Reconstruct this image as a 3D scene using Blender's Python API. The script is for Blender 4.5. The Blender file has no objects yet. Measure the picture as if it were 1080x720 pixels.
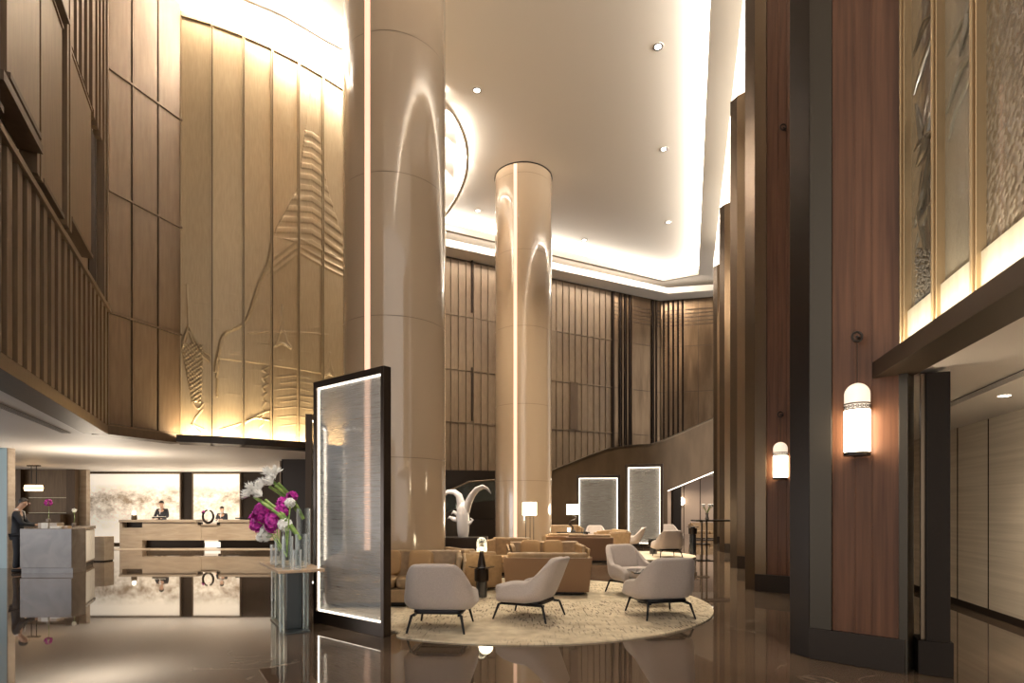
import bpy, bmesh, math, random
import numpy as np
from mathutils import Vector, Matrix, noise
R = math.radians
random.seed(7)
scn = bpy.context.scene
COL = scn.collection
F = 600.0; CX = 540.0; HY = 536.0; EYE = 1.5

def ray(x): return (x - CX) / F
def fl(x, y):                       # floor point seen at a pixel of the photograph (used to measure the place)
    Y = EYE * F / (y - HY); return (ray(x) * Y, Y)
def hz(y, Y): return EYE + (HY - y) / F * Y      # height of a pixel row at a depth

# ------------------------------------------------------------------ materials
def mat(name, col, rough=0.5, metal=0.0, **k):
    m = bpy.data.materials.new(name); m.use_nodes = True
    nt = m.node_tree; b = nt.nodes['Principled BSDF']
    b.inputs['Base Color'].default_value = (*col, 1); b.inputs['Roughness'].default_value = rough; b.inputs['Metallic'].default_value = metal
    for a, v in k.items():
        key = {'coat': 'Coat Weight', 'coat_rough': 'Coat Roughness', 'trans': 'Transmission Weight', 'ior': 'IOR', 'sheen': 'Sheen Weight', 'spec': 'Specular IOR Level', 'alpha': 'Alpha'}.get(a)
        if key: b.inputs[key].default_value = v
    if 'emit' in k:
        b.inputs['Emission Color'].default_value = (*k['emit'], 1); b.inputs['Emission Strength'].default_value = k['es']
    return m
def N(m, t, **k):
    n = m.node_tree.nodes.new(t)
    for a, v in k.items():
        if a in n.inputs.keys() if hasattr(n.inputs, 'keys') else False: n.inputs[a].default_value = v
        else: setattr(n, a, v)
    return n
def L(m, a, ao, b, bi): m.node_tree.links.new(a.outputs[ao], b.inputs[bi])
def B(m): return m.node_tree.nodes['Principled BSDF']
def varied(m, c1, c2, scale=(1, 1, 1), nscale=3.0, detail=6, bump=0.0, lo=0.35, hi=0.65, distort=0.0, bdist=0.01):
    tc = N(m, 'ShaderNodeTexCoord'); mp = N(m, 'ShaderNodeMapping'); mp.inputs['Scale'].default_value = scale
    L(m, tc, 'Object', mp, 'Vector')
    n = N(m, 'ShaderNodeTexNoise'); n.inputs['Scale'].default_value = nscale; n.inputs['Detail'].default_value = detail; n.inputs['Distortion'].default_value = distort
    L(m, mp, 'Vector', n, 'Vector')
    r = N(m, 'ShaderNodeValToRGB'); e = r.color_ramp.elements
    e[0].position = lo; e[0].color = (*c1, 1); e[1].position = hi; e[1].color = (*c2, 1)
    L(m, n, 'Fac', r, 'Fac'); L(m, r, 'Color', B(m), 'Base Color')
    if bump:
        bp = N(m, 'ShaderNodeBump'); bp.inputs['Strength'].default_value = bump; bp.inputs['Distance'].default_value = bdist
        L(m, n, 'Fac', bp, 'Height'); L(m, bp, 'Normal', B(m), 'Normal')
    return mp, n, r
def woodish(name, c1, c2, rough, metal=0.0, zs=0.15, nscale=14, bump=0.03, **k):
    m = mat(name, c1, rough, metal, **k); varied(m, c1, c2, (1, 1, zs), nscale, 7, bump, 0.3, 0.7, bdist=0.004); return m

M = {}
M['gilt'] = woodish('gilt_bronze_relief', (0.35, 0.262, 0.155), (0.41, 0.312, 0.19), 0.42, 0.35, 0.12, 30)
M['panel'] = woodish('bronze_wood_panel', (0.125, 0.080, 0.045), (0.172, 0.115, 0.067), 0.42, 0.3, 0.12, 16)
M['panel_dark'] = woodish('bronze_wood_joint', (0.075, 0.046, 0.025), (0.10, 0.063, 0.036), 0.45, 0.3)
M['slot'] = mat('dark_recess', (0.022, 0.013, 0.008), 0.8, spec=.2)
M['backpanel'] = woodish('leather_bronze_panel', (0.15, 0.103, 0.062), (0.20, 0.14, 0.088), 0.5, 0.25, 0.2, 12)
M['bronze'] = mat('burnished_bronze', (0.16, 0.105, 0.06), 0.28, 0.85)
varied(M['bronze'], (0.12, 0.08, 0.048), (0.19, 0.13, 0.08), (1, 1, 0.15), 3, 3)
M['bronze_dark'] = mat('dark_bronze', (0.026, 0.018, 0.013), 0.33, 0.55)
M['bronze_frame'] = mat('brushed_bronze_frame', (0.05, 0.034, 0.024), 0.3, 0.7)
M['pillar_bronze'] = mat('grey_bronze_strip', (0.06, 0.05, 0.038), 0.33, 0.7)
M['bronze_beam'] = mat('beam_bronze', (0.075, 0.052, 0.034), 0.4, 0.5)
M['pillar_warm'] = mat('warm_bronze_strip', (0.17, 0.12, 0.075), 0.3, 0.75)
M['pillar_fin'] = mat('brown_bronze_fin', (0.075, 0.052, 0.034), 0.32, 0.6)
M['door_bronze'] = mat('brown_door_bronze', (0.014, 0.009, 0.006), 0.55, 0.0, spec=.2)
M['bronze_mid'] = mat('satin_bronze', (0.17, 0.125, 0.085), 0.3, 0.8)
M['stairskin'] = mat('bronze_parapet', (0.13, 0.085, 0.048), 0.35, 0.45)
varied(M['stairskin'], (0.115, 0.074, 0.040), (0.16, 0.104, 0.058), (1, 1, 0.3), 1.5, 3)
M['redwood'] = woodish('red_wood_veneer', (0.085, 0.035, 0.017), (0.155, 0.069, 0.035), 0.42, 0.0, 0.04, 22, 0.02, spec=.3)
M['lacquer'] = mat('beige_lacquer', (0.50, 0.375, 0.255), 0.14, 0.0, coat=1.0, coat_rough=0.04)
M['lacquer_joint'] = mat('column_joint', (0.22, 0.15, 0.09), 0.4)
M['ceil'] = mat('ceiling_paint', (0.80, 0.735, 0.655), 0.75)
M['ceil_low'] = mat('low_ceiling_paint', (0.74, 0.70, 0.66), 0.5)
M['black'] = mat('black_steel', (0.012, 0.011, 0.012), 0.38, 0.6)
M['chair'] = mat('mauve_grey_fabric', (0.42, 0.355, 0.325), 0.85, sheen=0.3)
varied(M['chair'], (0.47, 0.40, 0.36), (0.55, 0.475, 0.43), (1, 1, 1), 90, 3, 0.1, bdist=0.002)
M['sofa'] = mat('tan_leather', (0.36, 0.24, 0.125), 0.45)
varied(M['sofa'], (0.32, 0.21, 0.11), (0.41, 0.275, 0.15), (1, 1, 1), 12, 4, 0.05)
M['sofa_back'] = mat('brown_leather_panel', (0.24, 0.135, 0.07), 0.4)
M['pillow'] = mat('camel_fabric', (0.45, 0.28, 0.13), 0.7)
M['stone'] = mat('grey_stone', (0.3, 0.26, 0.23), 0.25)
varied(M['stone'], (0.15, 0.125, 0.105), (0.225, 0.19, 0.165), (1, 1, 1), 2.2, 9, 0, 0.3, 0.6, 1.2)
M['travertine'] = mat('beige_travertine', (0.40, 0.31, 0.23), 0.35)
varied(M['travertine'], (0.33, 0.265, 0.205), (0.44, 0.365, 0.29), (0.25, 1, 1.6), 5, 9, 0, 0.3, 0.65, 0.6)
M['corridor'] = mat('straw_wallpaper', (0.62, 0.52, 0.40), 0.7)
varied(M['corridor'], (0.52, 0.43, 0.325), (0.62, 0.525, 0.405), (0.12, 0.12, 6), 4, 7, 0.0, 0.35, 0.65)
M['pinkwall'] = mat('pink_beige_panel', (0.42, 0.32, 0.26), 0.5)
M['brass'] = mat('gold_metal', (0.45, 0.32, 0.18), 0.35, 0.8)
M['gold_sill'] = woodish('gilded_sill', (0.46, 0.40, 0.29), (0.56, 0.50, 0.38), 0.4, 0.3)
M['white_opal'] = mat('opal_glass_lit', (0.9, 0.85, 0.78), 0.3, emit=(1.0, 0.80, 0.56), es=13.0)
M['opal_dim'] = mat('opal_glass_dome', (0.85, 0.8, 0.74), 0.15, emit=(1.0, 0.80, 0.6), es=0.55)
M['shade_lit'] = mat('lit_lampshade', (0.9, 0.85, 0.75), 0.6, emit=(1.0, 0.85, 0.62), es=5.0)
M['amber_lit'] = mat('amber_crystal_lit', (0.9, 0.6, 0.3), 0.3, emit=(1.0, 0.60, 0.26), es=4.5)
M['led_peach'] = mat('peach_light_strip', (0.9, 0.6, 0.42), 0.4, emit=(1.0, 0.62, 0.44), es=0.62)
M['led_white'] = mat('warm_light_strip', (0.9, 0.9, 0.85), 0.4, emit=(1.0, 0.87, 0.70), es=4.0)
M['led_soft'] = mat('soft_light_strip', (.9, .9, .85), .5, emit=(1., .9, .76), es=.8)
M['downlight'] = mat('downlight_lens', (0.9, 0.9, 0.9), 0.4, emit=(1.0, 0.92, 0.8), es=12.0)
M['bulb'] = mat('bulb_lit', (0.9, 0.8, 0.6), 0.4, emit=(1.0, 0.75, 0.45), es=30.0)
M['glass'] = mat('clear_glass', (0.95, 0.97, 0.97), 0.02, trans=1.0, ior=1.12)
m = M['thinglass'] = mat('thin_clear_glass', (.9, .93, .93), .05, spec=1.0)
tp = N(m, 'ShaderNodeBsdfTransparent'); tp.inputs['Color'].default_value = (.95, .97, .97, 1)
lw = N(m, 'ShaderNodeLayerWeight'); lw.inputs['Blend'].default_value = .45; mh = N(m, 'ShaderNodeMath', operation='MULTIPLY'); mh.inputs[1].default_value = .75; L(m, lw, 'Facing', mh, 0)
m2_ = N(m, 'ShaderNodeMixShader'); L(m, mh, 'Value', m2_, 0); L(m, tp, 'BSDF', m2_, 1); m.node_tree.links.new(B(m).outputs[0], m2_.inputs[2]); m.node_tree.links.new(m2_.outputs[0], m.node_tree.nodes['Material Output'].inputs[0])
M['glass_green'] = mat('green_edged_glass', (0.78, 0.90, 0.87), 0.03, trans=0.96, ior=1.45)
M['smoked'] = mat('smoked_teal_glass', (.018, .026, .028), .3, coat=.2)
M['blackglass'] = mat('smoked_mirror', (0.03, 0.032, 0.035), 0.1, 0.0, coat=1.0)
M['tabletop'] = woodish('light_wood_top', (0.40, 0.27, 0.17), (0.50, 0.355, 0.235), 0.3, 0, 1, 8)
M['porcelain'] = mat('white_porcelain', (0.85, 0.80, 0.76), 0.25)
M['magenta'] = mat('magenta_petals', (0.55, 0.015, 0.36), 0.5); varied(M['magenta'], (0.32, 0.01, 0.24), (0.75, 0.05, 0.50), (1, 1, 1), 25, 2)
M['whitepetal'] = mat('white_petals', (0.95, 0.94, 0.90), 0.6)
M['green'] = mat('green_stems', (0.13, 0.24, 0.04), 0.4); varied(M['green'], (0.10, 0.20, 0.03), (0.30, 0.42, 0.10), (1, 1, 1), 12, 2)
M['skin'] = mat('skin', (0.55, 0.34, 0.24), 0.5)
M['suit'] = mat('navy_suit', (0.018, 0.02, 0.028), 0.7)
M['shirt'] = mat('white_shirt', (0.8, 0.8, 0.8), 0.6)
M['hair'] = mat('black_hair', (0.012, 0.009, 0.008), 0.45)
M['red'] = mat('red_glass', (0.45, 0.02, 0.02), 0.15)
M['paper'] = mat('white_paper', (0.8, 0.78, 0.74), 0.6)
M['daylit_blue'] = mat('daylit_blue_glass_cladding', (0.50, 0.68, 0.76), 0.2)  # blue of the entrance daylight put into the glass cladding's colour
M['rug_plain'] = mat('cream_rug', (0.66, 0.56, 0.42), 0.9)

# polished brown marble with large tile seams and pale veins
m = M['marble'] = mat('brown_marble', (0.075, 0.05, 0.036), 0.025, ior=1.85)
tc = N(m, 'ShaderNodeTexCoord')
n1 = N(m, 'ShaderNodeTexNoise'); n1.inputs['Scale'].default_value = 0.55; n1.inputs['Detail'].default_value = 9; n1.inputs['Distortion'].default_value = 1.0
L(m, tc, 'Object', n1, 'Vector')
r1 = N(m, 'ShaderNodeValToRGB'); e = r1.color_ramp.elements; e[0].position = .3; e[0].color = (.066, .044, .029, 1); e[1].position = .7; e[1].color = (.155, .108, .074, 1); L(m, n1, 'Fac', r1, 'Fac')
n2 = N(m, 'ShaderNodeTexNoise'); n2.inputs['Scale'].default_value = 0.8; n2.inputs['Detail'].default_value = 7; n2.inputs['Distortion'].default_value = 2.2; L(m, tc, 'Object', n2, 'Vector')
r2 = N(m, 'ShaderNodeValToRGB'); e = r2.color_ramp.elements; e[0].position = .488; e[0].color = (0, 0, 0, 1); e[1].position = .5; e[1].color = (1, 1, 1, 1); q = r2.color_ramp.elements.new(.512); q.color = (0, 0, 0, 1); L(m, n2, 'Fac', r2, 'Fac')
n3 = N(m, 'ShaderNodeTexNoise'); n3.inputs['Scale'].default_value = 0.45; L(m, tc, 'Object', n3, 'Vector')
r3 = N(m, 'ShaderNodeValToRGB'); e = r3.color_ramp.elements; e[0].position = .52; e[1].position = .68; L(m, n3, 'Fac', r3, 'Fac')
mu = N(m, 'ShaderNodeMath', operation='MULTIPLY'); L(m, r2, 'Color', mu, 0); L(m, r3, 'Color', mu, 1)
mx = N(m, 'ShaderNodeMixRGB'); mx.inputs['Color2'].default_value = (.33, .27, .21, 1); L(m, mu, 'Value', mx, 'Fac'); L(m, r1, 'Color', mx, 'Color1')
br = N(m, 'ShaderNodeTexBrick'); br.inputs['Scale'].default_value = 1.0; br.inputs['Mortar Size'].default_value = 0.003; br.inputs['Brick Width'].default_value = 1.5; br.inputs['Row Height'].default_value = 1.5; br.offset = 0.0
br.inputs['Color1'].default_value = (1, 1, 1, 1); br.inputs['Color2'].default_value = (.78, .78, .78, 1); br.inputs['Mortar'].default_value = (.55, .5, .45, 1); L(m, tc, 'Object', br, 'Vector')
mm = N(m, 'ShaderNodeMixRGB', blend_type='MULTIPLY'); mm.inputs['Fac'].default_value = 1; L(m, mx, 'Color', mm, 'Color1'); L(m, br, 'Color', mm, 'Color2'); L(m, mm, 'Color', B(m), 'Base Color')
nb = N(m, 'ShaderNodeTexNoise'); nb.inputs['Scale'].default_value = 1.1; L(m, tc, 'Object', nb, 'Vector')
bp = N(m, 'ShaderNodeBump'); bp.inputs['Strength'].default_value = .02; bp.inputs['Distance'].default_value = .002; L(m, nb, 'Fac', bp, 'Height'); L(m, bp, 'Normal', B(m), 'Normal')

# rug: cream wool with rows of short dark dashes fading in and out
m = M['rug'] = mat('dashed_cream_rug', (0.5, 0.4, 0.27), 0.95)
tc = N(m, 'ShaderNodeTexCoord'); mp = N(m, 'ShaderNodeMapping'); mp.inputs['Rotation'].default_value = (0, 0, R(12)); mp.inputs['Scale'].default_value = (34, 5.0, 1); L(m, tc, 'Object', mp, 'Vector')
vo = N(m, 'ShaderNodeTexNoise'); vo.inputs['Scale'].default_value = 1.1; vo.inputs['Detail'].default_value = 2; L(m, mp, 'Vector', vo, 'Vector')
ra = N(m, 'ShaderNodeValToRGB'); e = ra.color_ramp.elements; e[0].position = .57; e[1].position = .61; L(m, vo, 'Fac', ra, 'Fac')
nn = N(m, 'ShaderNodeTexNoise'); nn.inputs['Scale'].default_value = .55; L(m, tc, 'Object', nn, 'Vector')
rb = N(m, 'ShaderNodeValToRGB'); e = rb.color_ramp.elements; e[0].position = .40; e[1].position = .56; L(m, nn, 'Fac', rb, 'Fac')
mu = N(m, 'ShaderNodeMath', operation='MULTIPLY'); L(m, ra, 'Color', mu, 0); L(m, rb, 'Color', mu, 1)
nf = N(m, 'ShaderNodeTexNoise'); nf.inputs['Scale'].default_value = 5; nf.inputs['Detail'].default_value = 8; L(m, tc, 'Object', nf, 'Vector')
rc = N(m, 'ShaderNodeValToRGB'); e = rc.color_ramp.elements; e[0].position = .3; e[0].color = (.50, .41, .28, 1); e[1].position = .7; e[1].color = (.74, .64, .47, 1); L(m, nf, 'Fac', rc, 'Fac')
mx = N(m, 'ShaderNodeMixRGB'); mx.inputs['Color2'].default_value = (.20, .15, .105, 1); L(m, mu, 'Value', mx, 'Fac'); L(m, rc, 'Color', mx, 'Color1'); L(m, mx, 'Color', B(m), 'Base Color')

# woven translucent glass of the screens
m = M['screenglass'] = mat('woven_screen_glass', (0.70, 0.71, 0.70), 0.3, trans=0.0)
nt = m.node_tree; out = nt.nodes['Material Output']
tc = N(m, 'ShaderNodeTexCoord'); mp = N(m, 'ShaderNodeMapping'); mp.inputs['Scale'].default_value = (2, 2, 110); L(m, tc, 'Object', mp, 'Vector')
nz = N(m, 'ShaderNodeTexNoise'); nz.inputs['Scale'].default_value = 1.6; nz.inputs['Detail'].default_value = 2; L(m, mp, 'Vector', nz, 'Vector')
gl = N(m, 'ShaderNodeBsdfRefraction'); gl.inputs['Roughness'].default_value = .16; gl.inputs['IOR'].default_value = 1.06; gl.inputs['Color'].default_value = (.93, .92, .9, 1)
rr = N(m, 'ShaderNodeValToRGB'); e = rr.color_ramp.elements; e[0].position = .35; e[0].color = (.28, .28, .28, 1); e[1].position = .65; e[1].color = (.38, .38, .38, 1); L(m, nz, 'Fac', rr, 'Fac')
ms = N(m, 'ShaderNodeMixShader'); L(m, rr, 'Color', ms, 0); L(m, gl, 'BSDF', ms, 1); nt.links.new(B(m).outputs[0], ms.inputs[2]); nt.links.new(ms.outputs[0], out.inputs[0])

# backlit painted glass behind the reception: ink landscape on a glowing panel
def lightwall(name, seed):
    m = mat(name, (.8, .75, .68), .3)
    tc = N(m, 'ShaderNodeTexCoord'); mp = N(m, 'ShaderNodeMapping'); mp.inputs['Location'].default_value = (seed, 0, 0); mp.inputs['Scale'].default_value = (1.4, 1, 1.9); L(m, tc, 'Object', mp, 'Vector')
    a = N(m, 'ShaderNodeTexNoise'); a.inputs['Scale'].default_value = 1.0; a.inputs['Detail'].default_value = 12; a.inputs['Roughness'].default_value = .76; L(m, mp, 'Vector', a, 'Vector')
    sp = N(m, 'ShaderNodeSeparateXYZ'); L(m, tc, 'Object', sp, 'Vector')
    mr = N(m, 'ShaderNodeMapRange'); L(m, sp, 'Z', mr, 'Value')
    cr = N(m, 'ShaderNodeValToRGB'); c = cr.color_ramp; c.elements[0].position = .12; c.elements[0].color = (0, 0, 0, 1); c.elements[1].position = .85; c.elements[1].color = (0, 0, 0, 1)
    for p, v in ((.45, .7), (.6, 1.0), (.72, .8)):
        q = c.elements.new(p); q.color = (v, v, v, 1)
    mr.inputs['From Max'].default_value = 3.0; L(m, mr, 'Result', cr, 'Fac')
    rp = N(m, 'ShaderNodeValToRGB'); e = e = rp.color_ramp.elements; e[0].position = .36; e[0].color = (0, 0, 0, 1); e[1].position = .60; e[1].color = (1, 1, 1, 1); L(m, a, 'Fac', rp, 'Fac')
    mu = N(m, 'ShaderNodeMath', operation='MULTIPLY'); L(m, rp, 'Color', mu, 0); L(m, cr, 'Color', mu, 1)
    mx = N(m, 'ShaderNodeMixRGB'); mx.inputs['Color1'].default_value = (.95, .86, .72, 1); mx.inputs['Color2'].default_value = (.24, .165, .10, 1); L(m, mu, 'Value', mx, 'Fac')
    L(m, mx, 'Color', B(m), 'Base Color'); L(m, mx, 'Color', B(m), 'Emission Color'); B(m).inputs['Emission Strength'].default_value = .42
    return m
M['lightwall_a'] = lightwall('backlit_ink_glass', 3.3); M['lightwall_b'] = lightwall('backlit_ink_glass_pale', 9.1)

# cast relief glass
def castglass(name, c1, c2, scale, strength, dist, sc=(1, 1, 1), vor=True):
    m = mat(name, c1, .22, .2, coat=.5)
    tc = N(m, 'ShaderNodeTexCoord'); mp = N(m, 'ShaderNodeMapping'); mp.inputs['Scale'].default_value = sc; L(m, tc, 'Object', mp, 'Vector')
    v = N(m, 'ShaderNodeTexVoronoi' if vor else 'ShaderNodeTexNoise'); v.inputs['Scale'].default_value = scale; L(m, mp, 'Vector', v, 'Vector')
    if vor: v.feature = 'SMOOTH_F1'
    o = 'Distance' if vor else 'Fac'
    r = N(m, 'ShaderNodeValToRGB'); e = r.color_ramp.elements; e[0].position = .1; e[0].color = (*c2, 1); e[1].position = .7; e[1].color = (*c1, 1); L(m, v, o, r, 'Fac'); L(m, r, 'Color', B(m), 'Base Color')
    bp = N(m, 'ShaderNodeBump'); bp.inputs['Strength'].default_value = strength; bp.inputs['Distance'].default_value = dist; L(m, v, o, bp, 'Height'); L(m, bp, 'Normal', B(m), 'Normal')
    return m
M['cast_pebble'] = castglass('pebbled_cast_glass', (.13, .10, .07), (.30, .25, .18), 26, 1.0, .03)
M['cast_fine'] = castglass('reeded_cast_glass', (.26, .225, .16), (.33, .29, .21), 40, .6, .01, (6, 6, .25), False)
M['cast_smooth'] = castglass('smooth_cast_glass', (.13, .105, .07), (.20, .165, .115), 3, .8, .06, (1, 1, 1), False)

# ------------------------------------------------------------------ mesh builder
class MB:
    def __init__(s): s.v = []; s.f = []; s.mi = []; s.T = Matrix.Identity(4)
    def add(s, vs, fs, mi=0):
        k = len(s.v); s.v += [tuple(s.T @ Vector(p)) for p in vs]; s.f += [tuple(i + k for i in f) for f in fs]; s.mi += [mi] * len(fs); return s
    def box(s, x0, x1, y0, y1, z0, z1, mi=0):
        return s.add([(x0, y0, z0), (x1, y0, z0), (x1, y1, z0), (x0, y1, z0), (x0, y0, z1), (x1, y0, z1), (x1, y1, z1), (x0, y1, z1)],
                     [(0, 3, 2, 1), (4, 5, 6, 7), (0, 1, 5, 4), (1, 2, 6, 5), (2, 3, 7, 6), (3, 0, 4, 7)], mi)
    def prism(s, poly, z0, z1, mi=0):
        n = len(poly); a = sum(poly[i][0] * poly[(i + 1) % n][1] - poly[(i + 1) % n][0] * poly[i][1] for i in range(n))
        if a < 0: poly = poly[::-1]
        vs = [(p[0], p[1], z0) for p in poly] + [(p[0], p[1], z1) for p in poly]
        fs = [tuple(range(n - 1, -1, -1)), tuple(range(n, 2 * n))] + [(i, (i + 1) % n, n + (i + 1) % n, n + i) for i in range(n)]
        return s.add(vs, fs, mi)
    def lathe(s, prof, seg=32, c=(0, 0, 0), mi=0, sx=1, sy=1, caps=True):
        vs = []; fs = []; n = len(prof)
        for r, z in prof:
            for k in range(seg):
                a = 2 * math.pi * k / seg; vs.append((c[0] + r * sx * math.cos(a), c[1] + r * sy * math.sin(a), c[2] + z))
        for i in range(n - 1):
            for k in range(seg):
                k2 = (k + 1) % seg; fs.append((i * seg + k, i * seg + k2, (i + 1) * seg + k2, (i + 1) * seg + k))
        if caps: fs.append(tuple(range(seg - 1, -1, -1))); fs.append(tuple(range((n - 1) * seg, n * seg)))
        return s.add(vs, fs, mi)
    def tube(s, pts, rad, seg=10, mi=0, flat=1.0):
        pts = [Vector(p) for p in pts]; n = len(pts)
        rad = rad if isinstance(rad, (list, tuple)) else [rad] * n
        vs = []; fs = []; prev = None
        for i, p in enumerate(pts):
            t = (pts[min(i + 1, n - 1)] - pts[max(i - 1, 0)]).normalized()
            if prev is None: a = t.orthogonal().normalized()
            else: a = (prev - t * prev.dot(t)).normalized()
            prev = a; b = t.cross(a)
            for k in range(seg):
                th = 2 * math.pi * k / seg; vs.append(tuple(p + a * math.cos(th) * rad[i] + b * math.sin(th) * rad[i] * flat))
        for i in range(n - 1):
            for k in range(seg):
                k2 = (k + 1) % seg; fs.append((i * seg + k, i * seg + k2, (i + 1) * seg + k2, (i + 1) * seg + k))
        fs.append(tuple(range(seg - 1, -1, -1))); fs.append(tuple(range((n - 1) * seg, n * seg)))
        return s.add(vs, fs, mi)
    def sphere(s, c, r, seg=16, rings=10, mi=0, sc=(1, 1, 1)):
        prof = [(max(1e-4, math.sin(math.pi * i / rings)) * r, -math.cos(math.pi * i / rings) * r * sc[2]) for i in range(rings + 1)]
        return s.lathe(prof, seg, c, mi, sc[0], sc[1])
    def pillowbox(s, c, size, p=5.0, seg=28, rings=14, mi=0, rot=None):     # superellipsoid cushion
        a, b, h = [x / 2 for x in size]; vs = []; fs = []
        sg = lambda w, e: math.copysign(abs(w) ** e, w)
        e1 = e2 = 2 / p
        for i in range(rings + 1):
            ph = -math.pi / 2 + math.pi * i / rings
            for k in range(seg):
                th = 2 * math.pi * k / seg
                v = Vector((a * sg(math.cos(ph), e1) * sg(math.cos(th), e2), b * sg(math.cos(ph), e1) * sg(math.sin(th), e2), h * sg(math.sin(ph), e1)))
                if rot: v = rot @ v
                vs.append(tuple(v + Vector(c)))
        for i in range(rings):
            for k in range(seg):
                k2 = (k + 1) % seg; fs.append((i * seg + k, i * seg + k2, (i + 1) * seg + k2, (i + 1) * seg + k))
        return s.add(vs, fs, mi)
    def build(s, name, mats, parent=None, smooth=False, bevel=0, angle=40, loc=None):
        me = bpy.data.meshes.new(name); me.from_pydata(s.v, [], s.f)
        mats = mats if isinstance(mats, (list, tuple)) else [mats]
        for q in mats: me.materials.append(M[q] if isinstance(q, str) else q)
        me.polygons.foreach_set('material_index', s.mi)
        if smooth: me.polygons.foreach_set('use_smooth', [True] * len(s.f)); me.set_sharp_from_angle(angle=R(angle))
        me.update(); o = bpy.data.objects.new(name, me); COL.objects.link(o)
        if parent: o.parent = parent
        if loc: o.location = loc
        if bevel:
            b = o.modifiers.new('bevel', 'BEVEL'); b.width = bevel; b.segments = 3; b.limit_method = 'ANGLE'; b.angle_limit = R(35); b.harden_normals = False
            me.polygons.foreach_set('use_smooth', [True] * len(s.f)); me.set_sharp_from_angle(angle=R(75))
        return o
def tag(o, label, cat, group=None):
    o['label'] = label; o['category'] = cat
    if group: o['group'] = group
    return o
def thing(name, label, cat, loc=(0, 0, 0), rz=0, group=None):
    o = bpy.data.objects.new(name, None); COL.objects.link(o); o.empty_display_size = .2; o.location = loc; o.rotation_euler = (0, 0, rz)
    return tag(o, label, cat, group)
def struct(o): o['kind'] = 'structure'; return o
def dup(root, loc, rz, label, group=None):
    def cp(o, par):
        c = o.copy(); COL.objects.link(c)
        if par: c.parent = par
        for ch in [x for x in kids.get(o, [])]: cp(ch, c)
        return c
    kids = {}
    for o in list(COL.objects):
        if o.parent: kids.setdefault(o.parent, []).append(o)
    r = cp(root, None); r.location = loc; r.rotation_euler = (0, 0, rz); r['label'] = label
    if group: r['group'] = group
    return r

class Wall:                                   # a vertical plane from A to B; n points into the hall
    def __init__(s, A, B, side=1):
        s.A = Vector((A[0], A[1], 0)); d = Vector((B[0] - A[0], B[1] - A[1], 0)); s.len = d.length; s.u = d.normalized(); s.n = Vector((s.u.y, -s.u.x, 0)) * side; s.side = side
    def P(s, u, d, z): p = s.A + s.u * u + s.n * d; return (p.x, p.y, z)
    def U(s, x):                              # where a vertical picture line meets the wall
        k = ray(x); return (k * s.A.y - s.A.x) / (s.u.x - k * s.u.y)
    def pt(s, x, y): u = s.U(x); Y = s.A.y + s.u.y * u; return u, hz(y, Y)
    def box(s, mb, u0, u1, z0, z1, d0, d1, mi=0):
        q = [s.P(u0, d0, 0), s.P(u1, d0, 0), s.P(u1, d1, 0), s.P(u0, d1, 0)]
        mb.prism([(p[0], p[1]) for p in q], z0, z1, mi)
    def slant(s, mb, pts, d0, d1, mi=0):      # polygon of (u,z) points extruded through the wall's depth
        n = len(pts); vs = [s.P(u, d0, z) for u, z in pts] + [s.P(u, d1, z) for u, z in pts]
        mb.add(vs, [tuple(range(n)), tuple(range(2 * n - 1, n - 1, -1))] + [(i, (i + 1) % n, n + (i + 1) % n, n + i)[::-1] for i in range(n)], mi)

def area(name, loc, size, energy, col=(1, .85, .68), target=None, direction=None, spread=None):
    l = bpy.data.lights.new(name, 'AREA'); l.shape = 'RECTANGLE'; l.size = size[0]; l.size_y = size[1]; l.energy = energy; l.color = col
    if spread: l.spread = R(spread)
    o = bpy.data.objects.new(name, l); COL.objects.link(o); o.location = loc
    return o, l
def strip_light(name, a, b, z, width, per_m, col, direction):   # long thin lamp between a and b, shining along direction
    a = Vector((a[0], a[1], z)); b = Vector((b[0], b[1], z)); ln = (b - a).length
    o, l = area(name, (a + b) / 2, (ln, width), per_m * ln, col)
    x = (b - a).normalized(); zz = -Vector(direction).normalized(); zz = (zz - x * zz.dot(x)).normalized(); y = zz.cross(x)
    o.rotation_euler = Matrix((x, y, zz)).transposed().to_euler(); return o
def spot(name, loc, target, energy, angle, col=(1, .87, .70), blend=.6, r=.05):
    l = bpy.data.lights.new(name, 'SPOT'); l.energy = energy; l.spot_size = R(angle); l.spot_blend = blend; l.color = col; l.shadow_soft_size = r
    o = bpy.data.objects.new(name, l); COL.objects.link(o); o.location = loc
    o.rotation_euler = (Vector(target) - Vector(loc)).to_track_quat('-Z', 'Y').to_euler(); return o

WARM = (1.0, .83, .62); WHITE = (1.0, .90, .77)
HC = 13.1; HS = 12.6; HL = 3.02            # main ceiling, hanging soffits, low ceiling

# ------------------------------------------------------------------ floor, ceilings
b = MB(); b.box(-22, 16, -3, 40, -.1, 0); struct(b.build('floor', 'marble'))
b = MB(); b.box(-14, 16, -3, 40, HC, HC + .2); struct(b.build('ceiling', 'ceil'))

# key wall lines
ML = Wall((-5.54 + 2.46 * .6, 6.16 - 4.94 * .6), (-8.0, 11.1))          # ribbed wall, extended towards the viewer
MA = Wall((-8.0, 11.1), (-7.41, 12.7))
mural_pts = [(-7.41, 12.7), (-6.83, 12.95), (-6.27, 13.27), (-5.76, 13.63), (-5.28, 14.04), (-4.84, 14.49), (-4.43, 14.98), (-4.08, 15.5), (-3.8, 16.1)]
BK = Wall((-6.5, 23.21), (7.95, 30.4)); BR = Wall((7.95, 30.4), (12.5, 29.3))

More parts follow.
